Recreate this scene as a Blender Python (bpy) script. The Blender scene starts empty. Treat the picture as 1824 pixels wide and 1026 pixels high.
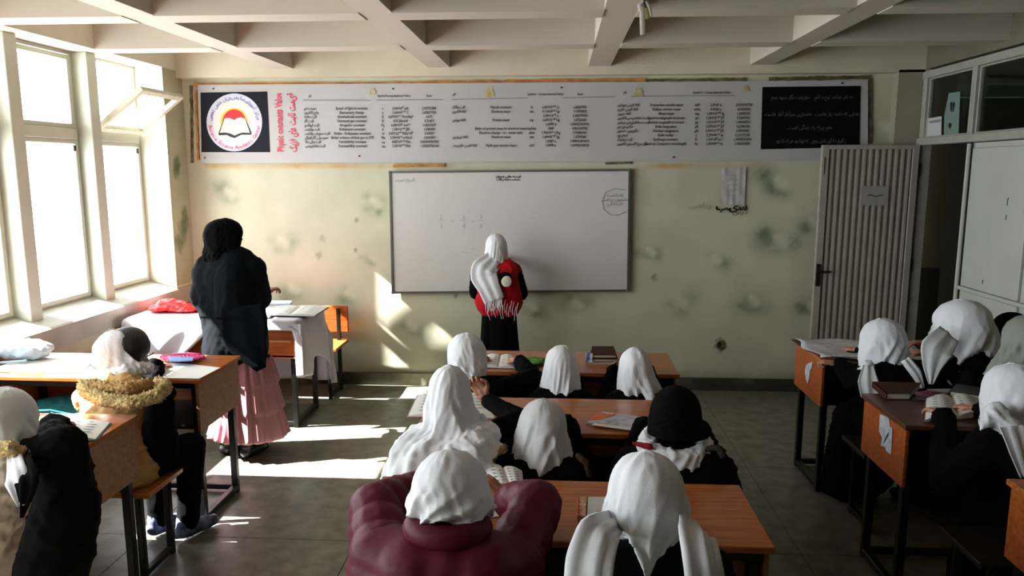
import bpy, bmesh, math, random, unicodedata
import numpy as np
from mathutils import Vector, Matrix, Euler

random.seed(7); rng = np.random.RandomState(7)
sc = bpy.context.scene
C = sc.collection

# ---------------------------------------------------------------- camera
F_PX, CAM_H = 1340.0, 1.85
_d = np.array([83., 210., F_PX]); _d /= np.linalg.norm(_d)
_z = np.array([0., F_PX, -210.]); _z /= np.linalg.norm(_z)
_z = _z - _d * (_z @ _d); _z /= np.linalg.norm(_z)
_x = np.cross(_d, _z)
if _x[0] < 0: _x = -_x
RW = np.array([_x, _d, _z]); CAM = np.array([0., 0., CAM_H])
cam = bpy.data.cameras.new('camera'); cam.sensor_width = 36; cam.lens = 36 * F_PX / 1824
cam.clip_start = 0.05
co = bpy.data.objects.new('camera', cam); C.objects.link(co)
M = Matrix.Identity(4)
for i in range(3):
    M[i][0] = RW[i][0]; M[i][1] = RW[i][1]; M[i][2] = -RW[i][2]; M[i][3] = CAM[i]
co.matrix_world = M
sc.camera = co
def _ray(px, py): return RW @ np.array([px - 912., 513. - py, F_PX])
def onz(px, py, z): r = _ray(px, py); return CAM + r * ((z - CAM_H) / r[2])
def ony(px, py, y): r = _ray(px, py); return CAM + r * (y / r[1])
def onx(px, py, x): r = _ray(px, py); return CAM + r * (x / r[0])

# ---------------------------------------------------------------- light
W = bpy.data.worlds.new('sky'); sc.world = W; W.use_nodes = True
bg = W.node_tree.nodes['Background']; bg.inputs[0].default_value = (0.90, 0.97, 1.0, 1); bg.inputs[1].default_value = 13.0
sun = bpy.data.lights.new('sun', 'SUN'); sun.energy = 80; sun.angle = math.radians(0.6); sun.color = (1, 0.975, 0.93)
so = bpy.data.objects.new('sun', sun); C.objects.link(so)
so.rotation_euler = Vector((1, .19, -.88)).to_track_quat('-Z', 'Y').to_euler(); so.location = (-8, 2, 8)
pa = bpy.data.lights.new('window_portal', 'AREA'); pa.shape = 'RECTANGLE'; pa.size = 6.4; pa.size_y = 1.8; pa.cycles.is_portal = True
po = bpy.data.objects.new('window_portal', pa); C.objects.link(po); po.location = (-3.47, 2.8, 1.8)
po.rotation_euler = Matrix(((0, 0, -1), (1, 0, 0), (0, -1, 0))).to_euler()
sc.view_settings.view_transform = 'Standard'; sc.view_settings.look = 'None'
sc.view_settings.gamma = 1; sc.view_settings.use_curve_mapping = False
sc.view_settings.exposure = 0.0
sc.cycles.max_bounces = 10; sc.cycles.diffuse_bounces = 5; sc.cycles.transparent_max_bounces = 12
sc.cycles.sample_clamp_indirect = 6; sc.cycles.use_denoising = True
sc.cycles.caustics_reflective = False; sc.cycles.caustics_refractive = False

# ---------------------------------------------------------------- helpers
def srgb(r, g, b):
    return tuple(((c/255)/12.92 if c/255 <= .04045 else ((c/255+.055)/1.055)**2.4) for c in (r, g, b)) + (1,)
MATS = {}
def mat(name, col, rough=.7, metal=0, noise=0, nscale=8, col2=None, bump=0, bscale=60, spec=.5, sheen=0, wood=False, attr=None, trans=0):
    if name in MATS: return MATS[name]
    m = bpy.data.materials.new(name); m.use_nodes = True; nt = m.node_tree; N = nt.nodes; L = nt.links
    b = N['Principled BSDF']; col = col if len(col) == 4 else tuple(col)+(1,)
    b.inputs['Base Color'].default_value = col; b.inputs['Roughness'].default_value = rough
    b.inputs['Metallic'].default_value = metal; b.inputs['Specular IOR Level'].default_value = spec
    if sheen: b.inputs['Sheen Weight'].default_value = sheen
    tc = N.new('ShaderNodeTexCoord'); mp = N.new('ShaderNodeMapping'); L.new(tc.outputs['Object'], mp.inputs[0])
    out = None
    if attr:
        a = N.new('ShaderNodeAttribute'); a.attribute_name = attr; out = a.outputs['Color']
    if noise or col2:
        n = N.new('ShaderNodeTexNoise'); n.inputs['Scale'].default_value = nscale; n.inputs['Detail'].default_value = 6
        if wood: mp.inputs['Scale'].default_value = (1, 14, 14)
        L.new(mp.outputs[0], n.inputs['Vector'])
        r = N.new('ShaderNodeValToRGB'); L.new(n.outputs['Fac'], r.inputs[0])
        r.color_ramp.elements[0].position = .35; r.color_ramp.elements[1].position = .65
        if col2 is None: col2 = tuple(c*(1-noise) for c in col[:3]) + (1,)
        if out is None:
            r.color_ramp.elements[0].color = col2; r.color_ramp.elements[1].color = col
            out = r.outputs[0]
        else:
            k = 1-noise
            r.color_ramp.elements[0].color = (k, k, k, 1); r.color_ramp.elements[1].color = (1, 1, 1, 1)
            mx = N.new('ShaderNodeMix'); mx.data_type = 'RGBA'; mx.blend_type = 'MULTIPLY'; mx.inputs[0].default_value = 1
            L.new(out, mx.inputs[6]); L.new(r.outputs[0], mx.inputs[7]); out = mx.outputs[2]
    if out is not None: L.new(out, b.inputs['Base Color'])
    if bump:
        n2 = N.new('ShaderNodeTexNoise'); n2.inputs['Scale'].default_value = bscale; n2.inputs['Detail'].default_value = 4
        L.new(tc.outputs['Object'], n2.inputs['Vector'])
        bp = N.new('ShaderNodeBump'); bp.inputs['Strength'].default_value = bump; bp.inputs['Distance'].default_value = .01
        L.new(n2.outputs['Fac'], bp.inputs['Height']); L.new(bp.outputs[0], b.inputs['Normal'])
    MATS[name] = m
    return m

def glass_mat(name, tint=(1, 1, 1), refl=.06):
    m = bpy.data.materials.new(name); m.use_nodes = True; nt = m.node_tree; N = nt.nodes; L = nt.links
    N.remove(N['Principled BSDF']); o = N['Material Output']
    t = N.new('ShaderNodeBsdfTransparent'); t.inputs[0].default_value = tuple(tint)+(1,)
    g = N.new('ShaderNodeBsdfGlossy'); g.inputs['Roughness'].default_value = .05
    lw = N.new('ShaderNodeLayerWeight'); pw = N.new('ShaderNodeMath'); pw.operation = 'POWER'; pw.inputs[1].default_value = 5; L.new(lw.outputs['Facing'], pw.inputs[0])
    f = N.new('ShaderNodeMath'); f.operation = 'MULTIPLY_ADD'; f.inputs[1].default_value = .6; f.inputs[2].default_value = .03; L.new(pw.outputs[0], f.inputs[0])
    mx = N.new('ShaderNodeMixShader'); L.new(f.outputs[0], mx.inputs[0]); L.new(t.outputs[0], mx.inputs[1]); L.new(g.outputs[0], mx.inputs[2])
    L.new(mx.outputs[0], o.inputs[0]); MATS[name] = m
    return m

def tag(o, label=None, cat=None, group=None, kind=None):
    if label: o['label'] = label
    if cat: o['category'] = cat
    if group: o['group'] = group
    if kind: o['kind'] = kind
    return o
def empty(name, loc, label=None, cat=None, group=None, kind=None, rz=0):
    o = bpy.data.objects.new(name, None); C.objects.link(o); o.location = loc; o.rotation_euler = (0, 0, rz)
    o.empty_display_size = .1
    return tag(o, label, cat, group, kind)
def link(name, me, m, parent=None, world=True, smooth=False):
    o = bpy.data.objects.new(name, me); C.objects.link(o)
    if m is not None:
        ml = m if isinstance(m, (list, tuple)) else [m]
        if not len(me.materials):
            for q in ml: me.materials.append(q)
    if smooth: me.polygons.foreach_set('use_smooth', [True]*len(me.polygons))
    if parent is not None:
        o.parent = parent
        if world: # mesh is in world coordinates: bring it into the thing's frame
            pm = Matrix.Translation(top(parent).location) @ Euler(top(parent).rotation_euler).to_matrix().to_4x4()
            if parent.parent is None or True:
                me.transform(pm.inverted())
    return o
def top(o):
    while o.parent is not None: o = o.parent
    return o
def mesh(name, V, Fc):
    me = bpy.data.meshes.new(name); me.from_pydata([tuple(v) for v in V], [], [tuple(f) for f in Fc]); me.update()
    return me

class MB:
    """collects solid shapes (world coordinates) for ONE mesh object"""
    def __init__(s): s.v = []; s.f = []; s.mi = []
    def add(s, V, Fc, mi=0):
        b = len(s.v); s.v += [tuple(v) for v in V]; s.f += [tuple(i+b for i in f) for f in Fc]; s.mi += [mi]*len(Fc); return s
    def box(s, x0, x1, y0, y1, z0, z1, bev=0, mi=0, mtx=None):
        bm = bmesh.new(); bmesh.ops.create_cube(bm, size=1)
        for v in bm.verts: v.co = Vector(((x0+x1)/2+v.co.x*(x1-x0), (y0+y1)/2+v.co.y*(y1-y0), (z0+z1)/2+v.co.z*(z1-z0)))
        if bev: bmesh.ops.bevel(bm, geom=bm.edges[:], offset=bev, segments=1, profile=.5, affect='EDGES')
        return s.bm(bm, mtx, mi)
    def bm(s, bm, mtx=None, mi=0):
        if mtx is not None: bm.transform(mtx)
        bm.verts.ensure_lookup_table(); V = [v.co[:] for v in bm.verts]; Fc = [[v.index for v in f.verts] for f in bm.faces]
        bm.free(); return s.add(V, Fc, mi)
    def tube(s, pts, r, n=8, mi=0, close=False):
        pts = [Vector(p) for p in pts]; rs = r if isinstance(r, (list, tuple)) else [r]*len(pts)
        V = []; Fc = []
        for i, p in enumerate(pts):
            d = (pts[min(i+1, len(pts)-1)]-pts[max(i-1, 0)]).normalized()
            a = d.orthogonal().normalized() if i == 0 else (a-d*a.dot(d)).normalized()
            b = d.cross(a)
            for k in range(n):
                t = 2*math.pi*k/n; V.append(p+a*math.cos(t)*rs[i]+b*math.sin(t)*rs[i])
        for i in range(len(pts)-1):
            for k in range(n): Fc.append((i*n+k, i*n+(k+1) % n, (i+1)*n+(k+1) % n, (i+1)*n+k))
        Fc.append(tuple(range(n))[::-1]); Fc.append(tuple(range((len(pts)-1)*n, len(pts)*n)))
        return s.add(V, Fc, mi)
    def prism(s, poly, axis, a0, a1, mi=0):
        """poly of 2D points extruded along axis ('x': poly=(y,z); 'y': (x,z); 'z': (x,y))"""
        n = len(poly)
        def P(p, a): return {'x': (a, p[0], p[1]), 'y': (p[0], a, p[1]), 'z': (p[0], p[1], a)}[axis]
        V = [P(p, a0) for p in poly]+[P(p, a1) for p in poly]
        Fc = [tuple(range(n))[::-1], tuple(range(n, 2*n))]+[(i, (i+1) % n, n+(i+1) % n, n+i) for i in range(n)]
        return s.add(V, Fc, mi)
    def build(s, name, m, parent=None, smooth=False):
        me = mesh(name, s.v, s.f)
        ml = m if isinstance(m, (list, tuple)) else [m]
        for q in ml: me.materials.append(q)
        if any(s.mi): me.polygons.foreach_set('material_index', s.mi)
        bm = bmesh.new(); bm.from_mesh(me); bmesh.ops.recalc_face_normals(bm, faces=bm.faces[:]); bm.to_mesh(me); bm.free()
        return link(name, me, m, parent, True, smooth)
def box(name, m, x0, x1, y0, y1, z0, z1, parent=None, bev=0): return MB().box(x0, x1, y0, y1, z0, z1, bev).build(name, m, parent)
def struct(o): o['kind'] = 'structure'; return o

# ---- persian text in presentation forms
_PF = {}
for cp in list(range(0xFB50, 0xFBFF))+list(range(0xFE80, 0xFEFD)):
    dd = unicodedata.decomposition(chr(cp)).split()
    if len(dd) == 2 and dd[0] in ('<isolated>', '<final>', '<initial>', '<medial>'):
        _PF.setdefault(chr(int(dd[1], 16)), {})[dd[0][1:-1]] = chr(cp)
def fa(s):
    def one(t):
        o = ''
        for i, c in enumerate(t):
            if c not in _PF: o += c; continue
            f = _PF[c]; p = i > 0 and t[i-1] in _PF and 'initial' in _PF[t[i-1]]; n = i < len(t)-1 and t[i+1] in _PF and 'final' in _PF[t[i+1]] and 'initial' in f
            o += f.get('medial' if p and n else 'final' if p else 'initial' if n else 'isolated', c)
        return o[::-1]
    return '\n'.join(one(t) for t in s.split('\n'))
def text(name, body, loc, size, m, parent, rot=(math.pi/2, 0, 0), align='CENTER', sx=1, spacing=1, bold=0, res=1, ext=.0004):
    c = bpy.data.curves.new('t', 'FONT'); c.body = body; c.size = size; c.align_x = align; c.resolution_u = res; c.extrude = ext
    c.space_line = spacing; c.offset = bold
    o = bpy.data.objects.new('t', c); C.objects.link(o)
    me = bpy.data.meshes.new_from_object(o.evaluated_get(bpy.context.evaluated_depsgraph_get()))
    bpy.data.objects.remove(o); bpy.data.curves.remove(c)
    me.transform(Matrix.Translation(loc) @ Euler(rot).to_matrix().to_4x4() @ Matrix.Diagonal((sx, 1, 1, 1)))
    me.materials.clear(); me.name = name
    return link(name, me, m, parent)

# ---- blobs: smooth union of tapered limbs, one continuous surface
def cap_mesh(p0, p1, r0, r1, n=12, flat=None):
    p0 = np.array(p0, float); p1 = np.array(p1, float); d = p1-p0; L = np.linalg.norm(d)
    if L < 1e-5: d = np.array([0, 0, 1.]); L = 0
    else: d = d/L
    a = np.cross(d, [0, 0, 1.] if abs(d[2]) < .9 else [1., 0, 0]); a /= np.linalg.norm(a); b = np.cross(d, a)
    rings = []
    for t in (-80, -50, -20): rings.append((p0+d*r0*math.sin(math.radians(t)), r0*math.cos(math.radians(t))))
    rings.append((p0, r0)); rings.append((p1, r1))
    for t in (20, 50, 80): rings.append((p1+d*r1*math.sin(math.radians(t)), r1*math.cos(math.radians(t))))
    V = []; Fc = []
    for c, r in rings:
        for k in range(n):
            t = 2*math.pi*k/n; V.append(c+(a*math.cos(t)+b*math.sin(t))*r)
    for i in range(len(rings)-1):
        for k in range(n): Fc.append((i*n+k, i*n+(k+1) % n, (i+1)*n+(k+1) % n, (i+1)*n+k))
    Fc.append(tuple(range(n))[::-1]); Fc.append(tuple(range((len(rings)-1)*n, len(rings)*n)))
    return V, Fc
_UV = None
def ell_mesh(c, r, rot=None, n=16, m=10):
    V = []; Fc = []
    R = np.array(rot.to_3x3()) if rot is not None else np.eye(3)
    for i in range(m+1):
        t = math.pi*(i+.001)/(m+.002)
        for k in range(n):
            a = 2*math.pi*k/n; V.append(np.array(c)+R @ np.array([r[0]*math.sin(t)*math.cos(a), r[1]*math.sin(t)*math.sin(a), r[2]*math.cos(t)]))
    for i in range(m):
        for k in range(n): Fc.append((i*n+k, (i+1)*n+k, (i+1)*n+(k+1) % n, i*n+(k+1) % n))
    Fc.append(tuple(range(n))); Fc.append(tuple(range(m*n, (m+1)*n))[::-1])
    return V, Fc
def blob(prims, voxel=.012, smooth=4):
    b = MB()
    for p in prims:
        if p[0] == 'c': b.add(*cap_mesh(*p[1:5]))
        elif p[0] == 'e': b.add(*ell_mesh(p[1], p[2], p[3] if len(p) > 3 else None))
        elif p[0] == 'm': b.add(p[1], p[2])
    me = mesh('tmp', b.v, b.f)
    o = bpy.data.objects.new('tmp', me); C.objects.link(o)
    r = o.modifiers.new('r', 'REMESH'); r.mode = 'VOXEL'; r.voxel_size = voxel
    if smooth: s = o.modifiers.new('s', 'SMOOTH'); s.iterations = smooth; s.factor = .5
    e = bpy.data.meshes.new_from_object(o.evaluated_get(bpy.context.evaluated_depsgraph_get()))
    V = np.empty(len(e.vertices)*3); e.vertices.foreach_get('co', V); V = V.reshape(-1, 3)
    Fc = [tuple(p.vertices) for p in e.polygons]
    Nn = np.empty(len(e.vertices)*3); e.vertices.foreach_get('normal', Nn); Nn = Nn.reshape(-1, 3)
    bpy.data.objects.remove(o); bpy.data.meshes.remove(me); bpy.data.meshes.remove(e)
    return V, Fc, Nn
def wrinkle(V, Nn, amp, wl, seed=0, dirn=None, ridged=True, n=4):
    r = np.random.RandomState(seed); h = np.zeros(len(V))
    for i in range(n):
        k = r.normal(size=3)
        if dirn is not None: k = k*.45+np.array(dirn)*np.sign(r.normal())
        k = k/np.linalg.norm(k)*2*math.pi/(wl*r.uniform(.6, 1.5))
        w = V+.03*np.sin(V[:, [1, 2, 0]]*2*math.pi/.17+r.uniform(0, 6, 3))
        s = np.sin(w @ k+r.uniform(0, 6)); h += (1-2*np.abs(s)**.7) if ridged else s
    return V+Nn*(amp*h/n*1.5)[:, None]
def join(*parts):
    V = []; Fc = []; b = 0
    for p in parts:
        V.append(np.array(p[0])); Fc += [tuple(i+b for i in f) for f in p[1]]; b += len(p[0])
    return np.concatenate(V), Fc
def vobj(name, VF, m, parent, smooth=True): return link(name, mesh(name, VF[0], VF[1]), m, parent, True, smooth)
# ================================================================ materials
white_paint = mat('window_paint', srgb(186, 188, 174), .5, bump=.1, noise=.08, nscale=5)
ceil_m = mat('ceiling_paint', srgb(190, 181, 168), .9, noise=.07, nscale=1.6, bump=.15, bscale=25)
plaster = mat('sill_plaster', srgb(182, 178, 166), .8, noise=.16, nscale=4, bump=.3, bscale=20)
wall_paint = mat('wall_paint', srgb(205, 200, 165), .75, attr='paint', noise=.10, nscale=3.5, bump=.15, bscale=14)
side_paint = mat('side_wall_paint', srgb(164, 156, 130), .8, noise=.15, nscale=3, bump=.15)
dark_paint = mat('corridor_paint', srgb(92, 88, 76), .8, noise=.1)
dark_green = mat('corridor_dado', srgb(30, 34, 30), .6)
floor_m = mat('floor_terrazzo', srgb(124, 122, 108), .36, col2=srgb(94, 92, 80), nscale=11, bump=.08, bscale=90)
joint_m = mat('floor_joint', srgb(60, 57, 48), .9)
skirt_m = mat('skirting_stone', srgb(110, 108, 92), .8, col2=srgb(22, 22, 18), nscale=3.5)
wood_top = mat('varnished_orange_wood', srgb(176, 104, 50), .22, wood=True, col2=srgb(150, 80, 36), nscale=5)
wood_side = mat('plywood_side', srgb(158, 112, 78), .5, wood=True, col2=srgb(134, 90, 60), nscale=4)
wood_red = mat('red_brown_wood', srgb(168, 88, 36), .35, wood=True, col2=srgb(134, 62, 22), nscale=4)
black_metal = mat('black_metal', srgb(9, 9, 10), .35, spec=.35)
door_m = mat('door_cream_metal', srgb(160, 155, 142), .5, noise=.12, nscale=6)
door_w = mat('door_white_metal', srgb(182, 184, 175), .5, noise=.1, nscale=3)
frame_m = mat('partition_frame_paint', srgb(160, 160, 148), .5, noise=.14, nscale=10)
dirt_m = mat('marker_ink', srgb(20, 20, 20), .6)
glass = glass_mat('window_glass')
dglass = glass_mat('clerestory_glass', (.75, .8, .78))

# ================================================================ floor
fl = empty('floor', (0, 3, 0), kind='structure')
box('floor_bed', joint_m, -3.45, 5.2, -2.0, 8.2, -.12, -.012, fl)
ys = [-2.0, -.9, .2, 1.3, 2.4, 3.5, 4.6, 5.7, 6.32]; xs = [-3.2, -2.1, -1.0, .1, 1.2, 2.3, 3.4, 4.3, 5.2]
for i in range(len(xs)-1):
    for j in range(len(ys)-1):
        box('floor_slab', floor_m, xs[i]+.0015, xs[i+1]-.0015, ys[j]+.0015, ys[j+1]-.0015, -.013, random.uniform(-.0008, 0), fl, bev=.001)
box('floor_slab', floor_m, 2.8, 5.2, 6.33, 8.2, -.013, 0, fl)

# ================================================================ front wall: painted plaster with sponge-painted flowers
def patch_wall(name, u0, u1, v0, v1, step, fpos, colf):
    nu = int((u1-u0)/step)+1; nv = int((v1-v0)/step)+1
    U, Vv = np.meshgrid(np.linspace(u0, u1, nu), np.linspace(v0, v1, nv))
    P = fpos(U.ravel(), Vv.ravel())
    Fc = [(j*nu+i, j*nu+i+1, (j+1)*nu+i+1, (j+1)*nu+i) for j in range(nv-1) for i in range(nu-1)]
    me = mesh(name, P, Fc); col = colf(U.ravel(), Vv.ravel())
    ca = me.color_attributes.new('paint', 'FLOAT_COLOR', 'POINT'); ca.data.foreach_set('color', np.c_[col, np.ones(len(col))].ravel())
    return me
def n2(u, v, s, seed):
    r = np.random.RandomState(seed); h = 0
    for o in range(5):
        k = r.normal(size=2)*s*1.6**o; k2 = r.normal(size=2)*s*1.6**o
        h = h+np.sin(u*k[0]+v*k[1]+r.uniform(0, 6)+1.3*np.sin(u*k2[0]+v*k2[1]))/1.35**o
    return h/2.5
CREAM = np.array(srgb(196, 195, 172)[:3]); GREEN = np.array(srgb(78, 98, 62)[:3]); PETAL = np.array(srgb(206, 206, 184)[:3])
FL = [(405, 345, .9, .6), (665, 362, .9, .7), (500, 430, .9, .45), (1155, 448, .75, .8), (1385, 325, 1., 1.), (1385, 430, 1.1, 1.), (1272, 462, .8, .55), (1338, 535, .9, .8),
      (1442, 545, .8, 1.1), (730, 580, .9, .6), (620, 525, .8, .5), (945, 545, .8, .6), (1025, 542, .8, .6), (1210, 540, .9, .5), (660, 460, .6, .45), (520, 515, .9, .55), (1445, 395, .7, .8), (1570, 225, .9, .5), (1160, 350, .6, .12)]
def wallcol(u, v):
    n = n2(u, v, 2.2, 3)
    col = CREAM[None, :]*(1+.07*n[:, None])
    gt = np.clip(.20-.08*v+.12*n2(u, v, 1.3, 9), 0, .5)[:, None]           # greenish-grey wash, dirtier low down
    col = col*(1-gt)+np.array(srgb(176, 180, 152)[:3])*gt
    for i, (px, py, s, st) in enumerate(FL):
        c = ony(px, py, 6.3); r = np.random.RandomState(50+i); s *= .125
        for k in range(6):
            dx, dz = r.uniform(-1.0, 1.0)*s, r.uniform(-.75, .6)*s; rr = s*r.uniform(.32, .68)
            q = ((u-c[0]-dx)/rr)**2+((v-c[2]-dz)/(rr*r.uniform(.6, 1)))**2
            w = np.exp(-q*.85)*(.8+.45*n2(u, v, 26, i*7+k))*.60*st; w = np.clip(w, 0, .85)[:, None]
            col = col*(1-w)+GREEN*w
        for dx, dz, rr in ((.12, .05, .42), (.42, -.15, .30), (-.05, .25, .2)):
            q = ((u-c[0]-dx*s)/(rr*s))**2+((v-c[2]-dz*s)/(rr*s*1.1))**2
            w = (np.clip(np.exp(-q*.8)*1.25+.12*n2(u, v, 40, i)-.15, 0, 1)*.8*min(1, st+.2))[:, None]; col = col*(1-w)+PETAL*w
    for px, py, r, a in ((1283, 615, .05, .8), (568, 455, .03, .4), (460, 250, .02, .3), (575, 425, .03, .3), (1165, 495, .03, .5), (500, 600, .04, .3), (812, 528, .02, .7), (1120, 690, .2, .3), (635, 392, .02, .5), (633, 445, .015, .6)):
        c = ony(px, py, 6.3); q = ((u-c[0])/r)**2+((v-c[2])/(r*1.3))**2; w = (np.clip(1.2-q+.6*n2(u, v, 60, int(px)), 0, 1)*a)[:, None]; col = col*(1-w)+np.array(srgb(70, 60, 38)[:3])*w
    w = (np.clip((.17+.03*n2(u, v, 9, 4)-v)/.05, 0, 1)*.35)[:, None]; col = col*(1-w)+np.array(srgb(96, 92, 74)[:3])*w
    # old orange-yellow edging showing around the banner
    w = (np.clip(1-np.abs(v-1.885)/.035, 0, 1)*(np.clip(n2(u, v*.1, 4, 12)+.25, 0, 1))*(u > -3.0)*(u < 2.2))[:, None]; col = col*(1-w)+np.array(srgb(186, 140, 72)[:3])*w
    return np.clip(col, .01, 1)
wf = empty('wall_front', (0, 6.3, 0), kind='structure')
link('painted_plaster', patch_wall('painted_plaster', -3.15, 2.84, 0, 2.66, .013, lambda u, v: np.c_[u, np.full_like(u, 6.3)+.004*n2(u, v, 1.2, 5), v], wallcol), wall_paint, wf, smooth=True)
box('wall_core', side_paint, -3.5, 2.95, 6.32, 6.5, 0, 3.0, wf)
# ring beam over the front wall, right column
box('ring_beam', mat('beam_paint', srgb(208, 198, 176), .85, noise=.12, nscale=2.5, bump=.15), -3.15, 2.95, 6.2, 6.45, 2.6, 2.98, wf)
struct(MB().box(2.63, 2.83, 6.2, 6.45, 0, 2.62).build('wall_column', mat('column_paint', srgb(150, 145, 126), .85, noise=.1, nscale=3)))
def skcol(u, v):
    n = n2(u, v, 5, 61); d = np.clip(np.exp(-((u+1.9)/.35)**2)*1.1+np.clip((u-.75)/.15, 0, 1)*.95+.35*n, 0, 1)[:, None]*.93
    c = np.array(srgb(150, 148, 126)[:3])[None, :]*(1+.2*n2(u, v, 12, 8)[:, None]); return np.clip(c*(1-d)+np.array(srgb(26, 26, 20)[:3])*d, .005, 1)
bb = empty('baseboard_front', (0, 6.29, 0), kind='structure')
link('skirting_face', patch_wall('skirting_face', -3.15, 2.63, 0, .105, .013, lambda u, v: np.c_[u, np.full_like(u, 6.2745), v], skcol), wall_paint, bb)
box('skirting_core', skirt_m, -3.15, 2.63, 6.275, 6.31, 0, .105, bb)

# ================================================================ left wall, sill, piers, windows
XI, XO = -3.15, -3.45
wl = empty('wall_left', (XI, 3, 0), kind='structure')
def leftcol(u, v):
    n = n2(u, v, 3, 31); col = np.array(srgb(192, 184, 152)[:3])[None, :]*(1+.08*n[:, None])
    edge = .70+.10*n2(u, v*0, 5, 77)
    w = np.clip((edge-v)/.02, 0, 1)[:, None]; col = col*(1-w)+np.array(srgb(150, 132, 104)[:3])*w
    return col
link('painted_plaster', patch_wall('painted_plaster', -2.0, 6.3, 0, .81, .03, lambda u, v: np.c_[XI+.012*np.clip((.70+.10*n2(u, v*0, 5, 77)-v)/.02, 0, 1)*-1, u, v], leftcol), wall_paint, wl, smooth=True)
box('wall_core', side_paint, XO, XI-.02, -2.0, 6.5, 0, .82, wl)
sill = MB().prism([(XO-.05, .74), (XI+.01, .74), (XI+.012, .872), (XI, .88), (-3.38, .945), (XO-.05, .945)], 'y', -2.0, 6.3)
struct(sill.build('window_sill', plaster)); bpy.data.objects['window_sill'].name = 'trim_1'
ly = 2.6  # spare
box('lintel_beam', mat('lintel_paint', srgb(222, 216, 196), .85, noise=.06), XO, XI, -2.0, 6.45, 2.66, 2.98, wl)
# end pier with its sponge-painted flower
def piercol(u, v):
    col = np.array(srgb(176, 176, 146)[:3])[None, :]*(1+.06*n2(u, v, 3, 5)[:, None])
    for cz, cy in ((1.86, 6.12), (1.45, 6.2), (1.3, 6.1)):
        for k in range(4):
            r = np.random.RandomState(int(cz*100)+k); q = ((u-cy-r.uniform(-.08, .08))/.06)**2+((v-cz-r.uniform(-.09, .09))/.08)**2
            w = (np.clip(1.2-q+.5*n2(u, v, 30, k), 0, 1)*.55)[:, None]; col = col*(1-w)+GREEN*w
    return col
box('end_pier', mat('pier_paint', srgb(212, 210, 192), .7), XO, XI-.003, 5.99, 6.3, .88, 2.66, wl)
link('pier_face', patch_wall('pier_face', 5.992, 6.3, .90, 2.655, .013, lambda u, v: np.c_[np.full_like(u, XI), u, v], piercol), wall_paint, wl)
box('wall_core', side_paint, XO, XI, -2.0, -.36, .82, 2.66, wl)
MY = [5.20+.11-.79*k-.11 for k in range(8)]      # near faces of the mullion piers
for k, y in enumerate(MY):
    if y > -.4: box('mullion_pier', white_paint, -3.40, -3.27, y, y+.11, .90, 2.66, wl, bev=.004)
def sash(mb, y0, y1, z0, z1, x0, x1, w):
    mb.box(x0, x1, y0, y0+w, z0, z1, .003); mb.box(x0, x1, y1-w, y1, z0, z1, .003)
    mb.box(x0, x1, y0+w, y1-w, z0, z0+w, .003); mb.box(x0, x1, y0+w, y1-w, z1-w, z1, .003)
    return mb
wins = [(5.31, 5.99)]+[(MY[k+1]+.11, MY[k]) for k in range(6)]
for k, (y0, y1) in enumerate(wins):
    e = empty('window_%d' % (k+1), (-3.38, (y0+y1)/2, .94), kind='structure')
    sash(MB(), y0, y1, .94, 2.66, -3.43, -3.38, .022).build('window_frame', white_paint, e)
    box('transom', white_paint, -3.42, -3.36, y0+.03, y1-.03, 2.06, 2.135, e, .004)
    f = sash(MB(), y0+.022, y1-.022, .955, 2.06, -3.41, -3.37, .03).build('casement', white_paint, e)
    box('pane', glass, -3.394, -3.388, y0+.05, y1-.05, .98, 2.035, e)
    if k == 0:   # hopper tipped into the room
        w_, h_ = (y1-.04)-(y0+.04), .47
        mb = MB(); mt = Matrix.Translation((-3.345, (y0+y1)/2, 2.14)) @ Matrix.Rotation(math.radians(52), 4, 'Y')
        for a in ((-w_/2, -w_/2+.045, 0, h_), (w_/2-.045, w_/2, 0, h_), (-w_/2+.045, w_/2-.045, 0, .045), (-w_/2+.045, w_/2-.045, h_-.045, h_)):
            mb.box(-.018, .018, a[0], a[1], a[2], a[3], .003, 0, mt)
        hp = mb.build('hopper_sash', mat('hopper_paint', srgb(206, 202, 180), .5, noise=.2, nscale=20), e)
        MB().box(-.003, .003, -w_/2+.04, w_/2-.04, .04, h_-.04, 0, 0, mt).build('pane', glass, hp)
    else:
        f2 = sash(MB(), y0+.035, y1-.035, 2.135, 2.63, -3.41, -3.37, .032).build('top_light', white_paint, e)
        box('pane', glass, -3.394, -3.388, y0+.07, y1-.07, 2.17, 2.60, e)
    # dark corner catches
    MB().box(-3.368, -3.355, y1-.085, y1-.065, 1.98, 2.02, .002).build('catch', black_metal, e)
# unseen eave added to shade the upper panes, end cut to let sun in
ev = struct(MB().box(-4.35, XO, -2.0, 5.74, 2.86, 2.98).build('shading_eave', plaster))

# ================================================================ ceiling: waffle of ribs
ce = empty('ceiling', (0, 3, 2.98), kind='structure')
box('slab', ceil_m, XO, 5.2, -2.0, 8.2, 2.98, 3.1, ce)
for xc in (-2.25, -.967, .315, 1.577, 2.94):
    box('long_rib', ceil_m, xc-.088, xc+.088, -2.0, 6.2, 2.665, 2.98, ce)
for yc in (5.2, 4.15, 3.1, 2.05, 1.0, -.05, -1.1):
    xx = [XI, -2.338, -2.162, -1.055, -.879, .227, .403, 1.489, 1.665, 2.85]
    for a, b in zip(xx[::2], xx[1::2]): box('cross_rib', ceil_m, a, b, yc-.095, yc+.095, 2.66, 2.98, ce)

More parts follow.
